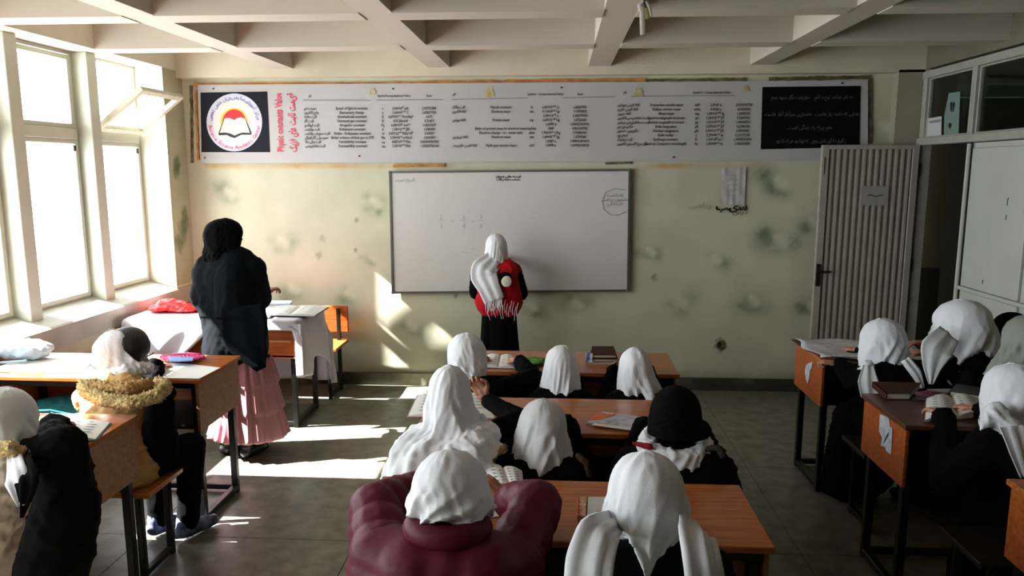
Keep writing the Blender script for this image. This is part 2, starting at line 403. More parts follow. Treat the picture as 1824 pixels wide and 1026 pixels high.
# ================================================================ back wall and right partition
wb = struct(box('wall_back', mat('back_wall_paint', srgb(66, 64, 54), .85, noise=.1), XO, 3.0, -2.1, -2.0, 0, 3.0))
XR = 2.83
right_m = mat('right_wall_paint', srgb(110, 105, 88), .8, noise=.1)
wr = empty('wall_right', (XR, 2, 0), kind='structure')
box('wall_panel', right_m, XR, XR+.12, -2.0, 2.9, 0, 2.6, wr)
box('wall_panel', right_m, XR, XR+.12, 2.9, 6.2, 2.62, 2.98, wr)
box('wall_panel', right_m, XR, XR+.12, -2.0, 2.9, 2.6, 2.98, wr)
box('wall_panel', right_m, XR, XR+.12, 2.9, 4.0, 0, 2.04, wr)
# partition framing
fr = MB(); fr.box(XR-.02, XR+.06, 2.9, 6.2, 2.545, 2.60, .004); fr.box(XR-.03, XR+.06, 2.9, 6.2, 2.04, 2.095, .004)
for y in (6.13, 5.43, 4.70, 4.0, 2.92): fr.box(XR-.015, XR+.05, y, y+.06, 2.09, 2.55, .003)
for y in (6.15, 4.0): fr.box(XR, XR+.07, y, y+.05, 0, 2.045, .003)
struct(fr.build('trim_3', frame_m))
for k, (a, b) in enumerate(((5.49, 6.13), (4.76, 5.43), (4.06, 4.70), (2.98, 4.0))):
    w_ = empty('window_%d' % (8+k), (XR, a, 2.1), kind='structure')
    box('pane', dglass, XR+.02, XR+.026, a, b, 2.09, 2.55, w_)
    if k < 2: sash(MB(), a, b, 2.093, 2.547, XR+.005, XR+.035, .014).build('glazing_bead', frame_m, w_)
# corridor behind
co_ = empty('wall_corridor', (4, 6, 0), kind='structure')
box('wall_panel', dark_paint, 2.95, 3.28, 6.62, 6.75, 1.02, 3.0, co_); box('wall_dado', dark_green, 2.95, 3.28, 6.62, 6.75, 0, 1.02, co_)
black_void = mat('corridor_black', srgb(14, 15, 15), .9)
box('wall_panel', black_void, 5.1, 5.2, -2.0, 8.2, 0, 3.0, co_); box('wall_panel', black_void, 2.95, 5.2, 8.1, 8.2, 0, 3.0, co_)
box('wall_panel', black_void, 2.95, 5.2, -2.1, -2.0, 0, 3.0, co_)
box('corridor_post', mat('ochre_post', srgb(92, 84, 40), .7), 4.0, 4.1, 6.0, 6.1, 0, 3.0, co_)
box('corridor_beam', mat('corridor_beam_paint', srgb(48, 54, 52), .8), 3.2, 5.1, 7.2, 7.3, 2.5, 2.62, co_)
# closed leaf of the double door: sheet panels
d2 = empty('door_2', (XR, 5.42, 0), kind='structure')
box('door_frame', door_w, XR+.01, XR+.05, 4.06, 5.44, .02, 2.035, d2, .003)
for (a, b) in ((.06, 1.02), (1.05, 2.0)):
    for k in range(2):
        y0_ = 4.75+k*.0; 
    bx = MB().box(XR-.012, XR+.012, 4.74, 5.40, a, b, .006); bx.build('door_panel', door_w, d2)
    MB().box(XR-.012, XR+.012, 4.08, 4.70, a, b, .006).build('door_panel', door_w, d2)
box('door_rail', door_w, XR-.02, XR+.0, 4.08, 5.42, 1.022, 1.048, d2, .004)
MB().tube([(XR-.02, 5.43, 0), (XR-.02, 5.43, 2.03)], .014).build('door_edge', door_w, d2)
for i, (yy, zz, s_) in enumerate(((4.93, 1.63, .05), (4.93, 1.54, .03), (5.12, 1.1, .03), (5.0, .86, .035), (5.05, .84, .03))):
    MB().tube([(XR-.0145, yy, zz), (XR-.0145, yy+.004, zz+s_*.6), (XR-.0145, yy-.003, zz+s_)], .0025, 5).build('scuff', dirt_m, d2)
# ---- open corrugated metal leaf, hinged at the partition and folded back against the front wall
YD = 6.14
dl = empty('door_1', (2.80, YD, 0), kind='structure')
x0, x1 = float(ony(1464, 261, YD)[0]), 2.80
sash(MB(), 0, 1, 0, 1, 0, 1, .1)
fm = MB(); fm.box(x0, x0+.055, YD-.02, YD+.02, .02, 2.045, .003).box(x1-.05, x1, YD-.02, YD+.02, .02, 2.045, .003)
fm.box(x0+.055, x1-.05, YD-.02, YD+.02, 2.01, 2.045, .003).box(x0+.055, x1-.05, YD-.02, YD+.02, .02, .06, .003)
fm.build('door_frame', door_m, dl)
a, b = x0+.055, x1-.05; nr = 13; pitch = (b-a)/nr
prof = []
for k in range(nr):
    s0 = a+k*pitch
    prof += [(s0, YD+.008), (s0+pitch*.30, YD+.008), (s0+pitch*.42, YD-.014), (s0+pitch*.78, YD-.014), (s0+pitch*.9, YD+.008)]
prof.append((b, YD+.008))
pl = prof+[(p[0], p[1]+.003) for p in prof[::-1]]
MB().prism(pl, 'z', .06, 2.01).build('corrugated_sheet', door_m, dl)
tp = mat('grey_tape', srgb(150, 148, 142), .6)
c0, c1 = ony(1533, 331, YD), ony(1579, 366, YD)
box('taped_notice', tp, c0[0], c1[0], YD-.019, YD-.0145, c1[2], c0[2], dl)
MB().tube([(c0[0]+.05+.02*k, YD-.0205, (c0[2]+c1[2])/2+.008*math.sin(k*1.4)) for k in range(7)], .003, 5).build('ink_stroke', dirt_m, dl)
hc = ony(1466, 490, YD-.02)
pt = box('lock_plate', mat('dark_lock', srgb(40, 26, 24), .4, metal=.5), x0+.006, x0+.045, YD-.03, YD-.02, hc[2]-.09, hc[2]+.09, dl, .004)
MB().tube([(x0+.025, YD-.03, hc[2]+.03), (x0+.025, YD-.065, hc[2]+.03), (x0+.11, YD-.07, hc[2]+.032)], .009).build('door_handle', mat('dark_lock', (0, 0, 0, 1)), dl)
MB().tube([(x0+.025, YD-.02, hc[2]-.05), (x0+.025, YD-.034, hc[2]-.05)], .011).build('keyhole', black_metal, dl)
box('latch_slot', dirt_m, x0+.02, x0+.028, YD-.0215, YD-.019, 1.82, 1.95, dl)
for zz in (.3, 1.1, 1.85): MB().tube([(x1+.012, YD, zz-.05), (x1+.012, YD, zz+.05)], .012).build('hinge', black_metal, dl)
# ================================================================ banner of physics constants
YB = 6.278
bn = empty('banner', (0, 6.29, 2.2), 'long white printed banner of physics constants nailed above the whiteboard', 'banner')
def fp(px, py, y=YB): return ony(px, py, y)
def sheet(name, quad, m, parent, y, th=.004, nx=40, nz=10, amp=.0015, seed=0):
    (a, b, c, d) = [np.array(ony(*q, y)) for q in quad]   # tl tr br bl
    V = []; Fc = []
    r = np.random.RandomState(seed)
    for lay in (0, 1):
        for j in range(nz+1):
            for i in range(nx+1):
                s, t = i/nx, j/nz
                p = (a*(1-s)+b*s)*(1-t)+(d*(1-s)+c*s)*t; p = p.copy()
                p[1] += amp*math.sin(s*31+t*5+seed)*math.sin(t*7+s*9)+lay*th; V.append(p)
    n = (nx+1)*(nz+1); w = nx+1
    for j in range(nz):
        for i in range(nx):
            q = (j*w+i, (j+1)*w+i, (j+1)*w+i+1, j*w+i+1); Fc.append(q); Fc.append(tuple(k+n for k in q[::-1]))
    for i in range(nx): Fc.append((i, i+1, i+1+n, i+n)); Fc.append((nz*w+i+1, nz*w+i, nz*w+i+n, nz*w+i+1+n))
    for j in range(nz): Fc.append(((j+1)*w, j*w, j*w+n, (j+1)*w+n)); Fc.append((j*w+nx, (j+1)*w+nx, (j+1)*w+nx+n, j*w+nx+n))
    return link(name, mesh(name, V, Fc), m, parent, True, False)
vinyl = mat('banner_vinyl', srgb(180, 179, 179), .55, noise=.06, nscale=2)
sheet('banner_sheet', ((352, 151), (1546, 143), (1546, 285), (357, 291)), vinyl, bn, YB, .006, 120, 12, .0012)
# worn batten and torn edging round the banner
batten = mat('worn_batten', srgb(196, 130, 62), .8, col2=srgb(150, 92, 44), nscale=9); batten_d = mat('dark_batten', srgb(60, 50, 34), .9, col2=srgb(120, 104, 70), nscale=12)
def strip(name, p0, p1, w, m, parent, y=6.286, seed=0, th=.012):
    r = np.random.RandomState(seed); a = np.array(ony(*p0, y)); b = np.array(ony(*p1, y)); n = 30
    vert = abs(b[2]-a[2]) > abs(b[0]-a[0]); up = np.array([1., 0, 0]) if vert else np.array([0, 0, 1.])
    V = []; Fc = []
    for i in range(n+1):
        p = a+(b-a)*i/n; h0 = w*(.5+r.uniform(-.15, .2)); h1 = w*(.5+r.uniform(-.15, .2))
        V += [p-up*h0, p+up*h1, p+up*h1+np.array([0, th, 0]), p-up*h0+np.array([0, th, 0])]
    for i in range(n):
        for k in range(4): Fc.append((i*4+k, i*4+(k+1) % 4, i*4+4+(k+1) % 4, i*4+4+k))
    Fc += [(3, 2, 1, 0), (n*4, n*4+1, n*4+2, n*4+3)]
    return link(name, mesh(name, V, Fc), m, parent)
for i, (p0, p1, w, m_) in enumerate((((345, 151), (700, 148), .022, batten), ((700, 148), (1150, 142), .026, batten), ((1150, 143), (1330, 141), .02, batten_d), ((1370, 141), (1552, 137), .026, batten_d),
        ((340, 152), (342, 290), .02, batten_d), ((348, 160), (353, 285), .016, batten), ((700, 295), (792, 294), .02, batten), ((1078, 291), (1125, 290), .016, batten_d), ((1552, 140), (1551, 255), .018, batten_d))):
    strip('batten', p0, p1, w, m_, bn, seed=i)
# flat print on the banner
navy = mat('navy_print', srgb(12, 12, 28), .6, spec=.2); pwhite = mat('white_print', srgb(222, 222, 216), .5); red = mat('red_print', srgb(214, 26, 40), .5)
yel = mat('yellow_print', srgb(238, 200, 60), .5); blk = mat('black_print', srgb(24, 24, 24), .5); blue = mat('blue_print', srgb(104, 104, 164), .5); pink = mat('pink_print', srgb(206, 52, 84), .5); ringc = mat('lilac_print', srgb(206, 206, 224), .5)
greytext = mat('grey_print', srgb(96, 92, 92), .6)
def flat(name, pts, m, parent, y, th=.0006):
    P = [ony(px, py, y) for px, py in pts]; return MB().prism([(p[0], p[2]) for p in P], 'y', y-th, y).build(name, m, parent)
lf_ = flat('logo_field', ((357, 165), (476, 163), (481, 271), (359, 271)), navy, bn, YB-.002)
def disc(cx, cy, rx, ry, a0=0, a1=360, n=48): return [(cx+rx*math.cos(math.radians(a0+(a1-a0)*k/n)), cy-ry*math.sin(math.radians(a0+(a1-a0)*k/n))) for k in range(n+(a1-a0 < 360))]
cx, cy = 417.5, 218
flat('logo_ring', disc(cx, cy, 49.5, 51.5), ringc, lf_, YB-.003); flat('logo_disc', disc(cx, cy, 38, 40), pwhite, lf_, YB-.004)
flat('logo_halo', disc(cx-.5, 217, 24, 24.5, -15, 195), yel, lf_, YB-.005); flat('logo_sun', disc(cx-.5, 217, 20.5, 22, -15, 195), red, lf_, YB-.006)
flat('logo_book_edge', ((389, 238), (398, 213), (438, 213), (448, 237), (447, 240), (430, 240), (418, 246), (411, 244), (404, 240.5), (390, 241)), blk, lf_, YB-.007)
flat('logo_book', ((391.5, 236.5), (400, 211), (407, 210), (413, 211.5), (417, 214), (422, 210.5), (430, 209), (437, 212), (445, 236.5), (432, 236), (424, 238.5), (418, 241.5), (411, 238), (402, 236)), pwhite, lf_, YB-.008)
for k in range(3): flat('logo_page_line', ((417+3*k, 214), (417.7+3*k, 214), (418.4+2*k, 238), (417.9+2*k, 238)), ringc, lf_, YB-.009)
def ringtext(body, r, a0, a1, size, m, inside):
    n = len(body)
    for k, ch in enumerate(body):
        if ch == ' ': continue
        a = math.radians(a0+(a1-a0)*k/max(1, n-1)); p = ony(cx+r*math.cos(a), cy-r*1.03*math.sin(a), YB-.0045)
        t = a-math.pi/2 if not inside else a+math.pi/2
        rot = (Matrix.Rotation(-t, 3, 'Y') @ Euler((math.pi/2, 0, 0)).to_matrix()).to_euler()
        q = Vector(p)+rot.to_matrix() @ Vector((0, -size*.33, 0))
        text('ring_letter', ch, q, size, m, lf_, rot, bold=.0006)
ringtext('Baian-e Science Academic Center', 43.5, 190, 350, .044, pink, True)
ringtext(fa('مرکز آموزشی ساینس بیان علمی تخصصی'), 43.5, 172, 8, .042, blue, False)
p = fp(497, 219); rotl = Euler((math.pi/2, 0, 0)).to_matrix()
RV = (Matrix.Rotation(-math.pi/2, 3, 'Y') @ rotl).to_euler()
text('title_latin', 'Physic constants Value', fp(503, 218.5, YB-.004), .082, pink, bn, RV, sx=.64, bold=.0022)
text('title_persian', fa('قیمت ثابت های فزیک'), fp(526, 218.5, YB-.004), .085, pink, bn, RV, sx=.60, bold=.002)
G = [dict(y=(193, 260), per=(541, ['سرعت نور', 'چارج الکترون', 'ثابت جاذبه', 'ثابت گاز', 'ثابت اووگدرو', 'ثابت بولتزمن', 'ثابت ستیفن بولتزمن', 'حجم مولی گاز ایدیال', 'ثابت برقی خلا', 'ثابت مقناطیسی']),
      eng=(626, ['Speed of light in vacuum', 'Elementary charge', 'Gravitational constant', 'Universal gas constant', 'Avogadro constant', 'Boltzmann constant', 'Stefan - Boltzmann constant', 'Molar volume of ideal gas at STP', 'Permittivity constant', 'Permeability constant']),
      sym=(681, 'c e G R Nₐ k σ Vm ε₀ μ₀'.split()), val=(713, ['3.00×10⁸ m/s', '1.60×10⁻¹⁹ C', '6.67×10⁻¹¹ N·m²/kg²', '8.31 J/mol·K', '6.02×10²³ mol⁻¹', '1.38×10⁻²³ J/K', '5.67×10⁻⁸ W/m²·K⁴', '2.24×10⁻² m³/mol', '8.85×10⁻¹² F/m', '1.26×10⁻⁶ H/m']),
      pre=(764, ['2.99792458', '1.60217733', '6.672', '8.31451', '6.0221367', '1.380658', '5.67051', '2.241409', '8.85418781762', '1.25663706143'])),
     dict(y=(191, 259), per=(805, ['ثابت پلانک', 'کتله الکترون', '', 'کتله پروتون', '', '', '', 'کتله نیوترون', '', 'کتله اتومی هایدروجن']),
      eng=(892, ['Planck constant', 'Electron mass', '', 'Proton mass', '', 'Ratio of proton mass to electron mass', 'Electron charge - to - mass ratio', 'Neutron mass', '', 'Hydrogen atomic mass']),
      sym=(947, ['h', 'me', '', 'mp', '', 'mp/me', 'e/me', 'mn', '', 'mH']), val=(981, ['6.63×10⁻³⁴ J·s', '9.11×10⁻³¹ kg', '5.49×10⁻⁴ u', '1.67×10⁻²⁷ kg', '1.0073 u', '1840', '1.76×10¹¹ C/kg', '1.68×10⁻²⁷ kg', '1.0087 u', '1.0078 u']),
      pre=(1033, ['6.6260755', '9.1093897', '5.48579902', '1.6726230', '1.00727647012', '1836.152701', '1.75881961', '1.6749286', '1.00866490414', '1.00782503520'])),
     dict(y=(187, 256), per=(1100, ['کتله اتومی دیوتریم', 'کتله اتومی هلیم', 'کتله میون', 'مومنت مقناطیسی الکترون', 'مومنت مقناطیسی پروتون', 'مگنیتون بور', 'مگنیتون هستوی', 'شعاع بور', 'ثابت ریدبرگ', 'طول موج کامپتون الکترون']),
      eng=(1187, ['Deuterium atomic mass', 'Helium atomic mass', 'Muon mass', 'Electron magnetic moment', 'Proton magnetic moment', 'Bohr magneton', 'Nuclear magneton', 'Bohr radius', 'Rydberg constant', 'Electron Compton wavelength']),
      sym=(1242, ['mD', 'mHe', 'mμ', 'μe', 'μp', 'μB', 'μN', 'a', 'R', 'λc']), val=(1275, ['2.0141 u', '4.0026 u', '1.88×10⁻²⁸ kg', '9.28×10⁻²⁴ J/T', '1.41×10⁻²⁶ J/T', '9.27×10⁻²⁴ J/T', '5.05×10⁻²⁷ J/T', '5.29×10⁻¹¹ m', '1.10×10⁷ m⁻¹', '2.43×10⁻¹² m']),
      pre=(1325, ['2.014101778', '4.0026032', '1.8835326', '9.2847701', '1.41060761', '9.2740154', '5.0507865', '5.29177249', '1.0973731534', '2.42631058']))]
YT = YB-.0035
for g in G:
    y0, y1 = g['y']
    for key, al in (('per', 'LEFT'), ('eng', 'CENTER'), ('sym', 'CENTER'), ('val', 'CENTER'), ('pre', 'CENTER')):
        x, rows = g[key]; pa = ony(x, y0+2.2, YT); pb = ony(x, y1+2.2, YT); stp = (pa[2]-pb[2])/9
        body = '\n'.join(fa(r) if key == 'per' else r for r in rows)
        sz = .031
        text('printed_column', body, (pa[0], YT, pa[2]), sz, greytext, bn, align=al, spacing=stp/sz*.9995, bold=.0011, sx=.88 if key == 'eng' else .8)['kind'] = 'stuff'
for xs_, y, n_ in (((552, 680, 709, 764), 171, 0), ((809, 947, 981, 1033), 168, 1), ((1113, 1242, 1278), 165, 2)):
    ws = ['نام', 'Symbol', 'Computational Value', 'Best'] if n_ < 2 else ['نام', 'Symbol', 'Computational Value']
    for x, w_ in zip(xs_, ws): text('column_heading', fa(w_) if w_ == 'نام' else w_, ony(x, y+1.5, YT), .024, greytext, bn, bold=.0008)
for a, b in (((540, 178), (660, 178)), ((670, 178), (790, 177)), ((805, 177), (940, 174)), ((1000, 174), (1095, 172)), ((1125, 171), (1310, 170))):
    flat('rule_line', (a, b, (b[0], b[1]+.8), (a[0], a[1]+.8)), greytext, bn, YT)
stain = mat('tape_stain', srgb(160, 148, 96), .8, col2=srgb(186, 178, 140), nscale=30)
for (x, y, s_) in ((664, 163, 5), (872, 165, 8), (1138, 164, 7), (1329, 158, 5)):
    flat('yellow_tape', [(x+s_*math.cos(a)*(1+.3*math.sin(3*a)), y+1.5*s_*math.sin(a)*(1+.25*math.cos(2*a))) for a in np.linspace(0, 2*math.pi, 14)[:-1]], stain, bn, YT)
pb_ = flat('black_panel', ((1358, 155), (1533, 153), (1531, 262), (1355, 266)), mat('black_poster', srgb(3, 3, 5), .6, spec=.15), bn, YB-.004)
chalk = mat('white_ink', srgb(96, 96, 98), .7)
for y, t, x, sx_ in ((176, 'به نام خداوند لوح و قلم    حقیقت نگار وجود عدم', 1446, 1.), (206, 'خدایی که داننده راز هاست   نخستین سرآغاز آغاز هاست', 1446, 1.), (230, 'علم چراغ راه زندگی است', 1443, 1.1), (254, 'ز گهواره تا گور دانش بجوی   که توانا بود هر که دانا بود', 1444, .8)):
    text('panel_writing', fa(t), ony(x, y, YB-.006), .042, chalk, pb_, sx=sx_*.78)['kind'] = 'stuff'
for x, y in ((380, 158), (700, 158), (1000, 156), (1500, 148), (1200, 280), (640, 278), (365, 281)):
    c = ony(x, y, YB-.003); MB().tube([(c[0], c[1]+.006, c[2]), (c[0], c[1]-.003, c[2])], .007).build('nail_head', black_metal, bn)

# ================================================================ whiteboard
WY = 6.255
wbd = empty('whiteboard', (-.4, 6.29, 1.33), 'wide white marker board with thin metal frame hung on the front wall', 'whiteboard')
q = [(695, 307), (1121, 303), (1118, 517), (700, 521)]; P = [ony(a, b, WY) for a, b in q]
board = mat('board_enamel', srgb(202, 200, 197), .28, noise=.05, nscale=1.5)
pr = [(p[0], p[2]) for p in P]
MB().prism(pr, 'y', WY, WY+.022).build('board_surface', board, wbd)
for k in range(4):
    a, b = Vector(P[k]), Vector(P[(k+1) % 4]); d = (b-a).normalized(); n_ = Vector((-d.z, 0, d.x))
    if n_.dot(Vector(P[(k+2) % 4])-a) > 0: n_ = -n_
    V = []
    for p_, e_ in ((a, -1), (b, 1)):
        for yy in (WY-.010, WY+.03):
            for w_ in (-.007, .009): v = p_+d*e_*.009+n_*w_; V.append((v.x, yy, v.z))
    MB().add(V, [(0, 1, 3, 2), (4, 6, 7, 5), (0, 4, 5, 1), (2, 3, 7, 6), (0, 2, 6, 4), (1, 5, 7, 3)]).build('frame_rail', mat('board_frame', srgb(92, 92, 86), .45, metal=.4), wbd)
for k, p_ in enumerate(P):
    s1 = 1 if k in (0, 3) else -1; s2 = 1 if k > 1 else -1
    MB().box(p_[0]-.012, p_[0]+.012, WY-.014, WY+.01, p_[2]-.012, p_[2]+.012, .004).build('corner_cap', mat('board_corner', srgb(90, 90, 84), .5), wbd)
YW = WY-.0015
mark = mat('faded_marker', srgb(120, 124, 122), .6); mblue = mat('faded_blue_marker', srgb(158, 164, 184), .6)
text('board_heading', fa('لیسه عالی نسوان\nصنف هشتم الف'), ony(905, 316, YW), .023, blk, wbd, bold=.0012, sx=1.25, spacing=1.05)
text('board_note', fa('تاریخ امروز'), ony(722, 323, YW), .038, mark, wbd, sx=1.05)
text('board_note', fa('یادداشت\nمضمون ریاضی\nکارخانگی'), ony(1096, 350, YW), .037, mark, wbd, spacing=.95)
def stroke(name, pts, r, m, parent, y): return MB().tube([ony(a, b, y) for a, b in pts], r, 5).build(name, m, parent)
stroke('marker_ring', [(1114, 338), (1095, 336), (1078, 343), (1073, 358), (1076, 374), (1088, 383), (1103, 383), (1114, 377)], .0022, mark, wbd, YW)
for x, a_, b_ in ((786, '2', '3'), (826, '1', '4'), (857, '3', '8')):
    text('faded_figure', a_, ony(x, 391, YW), .06, mblue, wbd); text('faded_figure', b_, ony(x, 407, YW), .06, mblue, wbd)
    stroke('faded_line', [(x-6, 393), (x+6, 393)], .0015, mblue, wbd, YW)
for x in (806, 842): text('faded_figure', '+' if x < 820 else '=', ony(x, 398, YW), .05, mblue, wbd)
for x, y in ((832, 451), (843, 444), (825, 449), (850, 455)): stroke('faded_line', [(x-3, y), (x+3, y-1)], .0015, mblue, wbd, YW)

# ================================================================ paper and scribbles on the wall, stains, socket hole
pw = empty('wall_paper_sheet', tuple(ony(1306, 332, 6.29)), 'curled white paper sheet taped to the wall right of the whiteboard', 'paper')
sheet('paper', ((1286, 299), (1329, 298), (1326, 366), (1282, 364)), mat('wall_sheet', srgb(178, 176, 176), .8), pw, 6.283, .002, 8, 8, .003)
for k in range(5): stroke('faint_line', [(1295, 312+9*k), (1316, 311+9*k)], .0012, mat('faint_ink', srgb(140, 138, 138), .8), pw, 6.279)
sg = empty('wall_writing', tuple(ony(1304, 372, 6.29)), 'black painted Persian word on the wall below the paper sheet', 'writing')
text('painted_word', fa('سیب'), ony(1303, 374, 6.288), .085, blk, sg, sx=1.15, bold=.003)
text('pencil_word', fa('درس'), ony(1318, 381, 6.288), .06, greytext, sg)
text('faint_word', fa('ریاضی'), ony(1246, 370, 6.289), .07, mat('faint_pencil', srgb(172, 165, 138), .8), sg)
hk = empty('wall_hole', tuple(ony(1284, 616, 6.29)), 'small crumbled brown hole in the front wall plaster at knee height', 'hole')
MB().add(*ell_mesh(ony(1284, 615, 6.292), (.035, .006, .042))).build('crumbled_rim', mat('crumb', srgb(120, 104, 70), .9, col2=srgb(60, 48, 30), nscale=60), hk)
MB().add(*ell_mesh(ony(1281, 614, 6.287), (.018, .006, .024))).build('dark_core', mat('hole_dark', srgb(28, 22, 14), .9), hk)

# ================================================================ ceiling hook with a torn ribbon
hz = 2.66; hp_ = ony(1146, 20, 3.30); 
tz = empty('ceiling_streamer', (hp_[0], hp_[1], 2.66), 'pale torn streamer tied to a hook under the ceiling rib', 'streamer')
sm_ = mat('streamer_cloth', srgb(196, 186, 180), .9)
def hgt(px, py): return tuple(ony(px, py, 3.30))
MB().tube([(hp_[0]+.01, 3.30, 2.67), hgt(1149, -6), hgt(1147, 3), hgt(1150, 14)], .006).build('hook', black_metal, tz)
def ribbon_pts(pts, w, th, folds=0, nrm=(0, -1, 0), fa_=.004, nw=8, seed=0):
    """hanging strip: pts path, w width list, thickness th"""
    pts = [Vector(p) for p in pts]; n = Vector(nrm).normalized(); V = []; Fc = []; w = w if isinstance(w, (list, tuple)) else [w]*len(pts)
    # resample
    m_ = 6*(len(pts)-1)+1; ts = np.linspace(0, len(pts)-1, m_); A = np.array([p[:] for p in pts])
    A2 = np.stack([np.interp(ts, range(len(pts)), A[:, i]) for i in range(3)], 1); w2 = np.interp(ts, range(len(pts)), w)
    for _ in range(2): A2[1:-1] = (A2[:-2]+A2[1:-1]*2+A2[2:])/4
    r = np.random.RandomState(seed); ph = r.uniform(0, 6, 3)
    for lay in (0, 1):
        for i in range(m_):
            d = Vector(A2[min(i+1, m_-1)]-A2[max(i-1, 0)]).normalized(); s = d.cross(n).normalized(); nn = s.cross(d)
            for k in range(nw+1):
                u = k/nw*2-1; off = fa_*(.7*math.sin(u*6*max(folds, 0)+ph[0]+i*.05)+.55*abs(math.sin(u*7*max(folds, 0)+ph[1]-i*.07))+.3*math.sin(u*17+ph[2]+i*.1)) if folds else 0
                edge = (1-u*u)*fa_*.8
                V.append(Vector(A2[i])+s*u*w2[i]/2+nn*(off+edge+(th if lay == 0 else 0)))
    W_ = nw+1; N_ = m_*W_
    for i in range(m_-1):
        for k in range(nw):
            q = (i*W_+k, i*W_+k+1, (i+1)*W_+k+1, (i+1)*W_+k); Fc.append(q); Fc.append(tuple(j+N_ for j in q[::-1]))
    for i in range(m_-1): Fc.append((i*W_, (i+1)*W_, (i+1)*W_+N_, i*W_+N_)); Fc.append(((i+1)*W_+nw, i*W_+nw, i*W_+nw+N_, (i+1)*W_+nw+N_))
    for k in range(nw): Fc.append((k+1, k, k+N_, k+1+N_)); b_ = (m_-1)*W_; Fc.append((b_+k, b_+k+1, b_+k+1+N_, b_+k+N_))
    return [tuple(v) for v in V], Fc
for k, (pts, w_) in enumerate((((hgt(1143, 12), hgt(1144, 30), hgt(1145, 62)), [.02, .022, .022]), ((hgt(1147, 2), hgt(1139, 9), hgt(1142, 22)), [.012, .02, .012]), ((hgt(1150, 2), hgt(1156, 12), hgt(1160, 30)), [.012, .016, .012]), ((hgt(1150, 12), hgt(1153, 22), hgt(1154, 34)), [.014, .024, .024]))):
    MB().add(*ribbon_pts(pts, w_, .002, 0)).build('streamer_strip', sm_ if k < 3 else mat('yellow_strip', srgb(140, 134, 84), .9), tz)

# ================================================================ cards in the clerestory
cp = empty('white_card', (XR, 5.95, 2.1), 'small white card standing in the clerestory window corner above the door', 'card')
def fx(px, py, x): return onx(px, py, x)
def xquad(name, pts, x, m, parent, th=.003):
    P = [onx(a, b, x) for a, b in pts]; return MB().prism([(p[1], p[2]) for p in P], 'x', x, x+th).build(name, m, parent)
xquad('card', ((1653, 211), (1677, 207), (1676, 244), (1651, 246)), XR+.01, mat('card_white', srgb(190, 190, 190), .7), cp)
xquad('card_print', ((1655, 216), (1675, 212), (1675, 217), (1655, 220)), XR+.008, mat('card_print', srgb(130, 132, 136), .7), cp, .0015)
gp = empty('green_cutout', (XR, 5.8, 2.1), 'pale green paper with dark heart cutouts in the clerestory window above the door', 'paper')
xquad('paper_sheet', ((1690, 166), (1710, 163), (1707, 241), (1681, 243), (1682, 206), (1684, 196)), XR+.01, mat('green_paper', srgb(112, 132, 126), .8), gp)
for pts in (((1692, 184), (1694.5, 181), (1696, 184), (1695, 200), (1693, 196)), ((1696.5, 184), (1699, 181), (1701, 184), (1698, 199), (1696.8, 200)), ((1689, 222), (1692, 218), (1695, 222), (1692, 230), (1690, 227))):
    xquad('heart_shape', pts, XR+.008, mat('heart_dark', srgb(12, 18, 16), .9), gp, .0015)
# ================================================================ people
skin = mat('skin', srgb(176, 122, 96), .55, noise=.06, nscale=30); lip = mat('lips', srgb(140, 74, 66), .5)
eyew = mat('eye_white', srgb(220, 216, 210), .3); iris = mat('eye_iris', srgb(40, 26, 18), .2)
hair_m = mat('black_hair', srgb(14, 12, 12), .5, bump=.4, bscale=120)
def cloth(name, rgb, rough=.9, bump=.12, bscale=220, noise=.05, sheen=0): return mat(name, srgb(*rgb), rough, noise=noise, nscale=5, bump=bump, bscale=bscale, sheen=sheen, spec=.25)
white_cloth = cloth('white_veil_cloth', (222, 224, 230)); black_cloth = cloth('black_cloth', (5, 5, 6), .95); black_cloth.node_tree.nodes['Principled BSDF'].inputs['Specular IOR Level'].default_value = .08; navy_cloth = cloth('navy_coat_cloth', (8, 13, 18)); navy_cloth.node_tree.nodes['Principled BSDF'].inputs['Specular IOR Level'].default_value = .08
_heads = {}
def head_geo():
    if 'h' in _heads: return _heads['h']
    pr = [('e', (0, -.012, .022), (.072, .088, .088)), ('e', (0, .012, -.025), (.060, .068, .072)), ('e', (0, .045, -.075), (.030, .028, .026)), ('c', (-.035, .02, -.06), (.035, .02, -.06), .035, .035),
          ('c', (0, .078, .008), (0, .098, -.022), .008, .013), ('c', (-.03, .070, .024), (.03, .070, .024), .016, .016), ('e', (-.04, .055, -.02), (.022, .022, .022)), ('e', (.04, .055, -.02), (.022, .022, .022)),
          ('c', (-.016, .078, -.053), (.016, .078, -.053), .0085, .0085), ('e', (-.073, -.005, -.008), (.010, .018, .030)), ('e', (.073, -.005, -.008), (.010, .018, .030)), ('c', (0, -.015, -.05), (0, -.012, -.085), .046, .046)]
    V, Fc, Nn = blob(pr, .0055, 3); _heads['h'] = (V, Fc); return _heads['h']
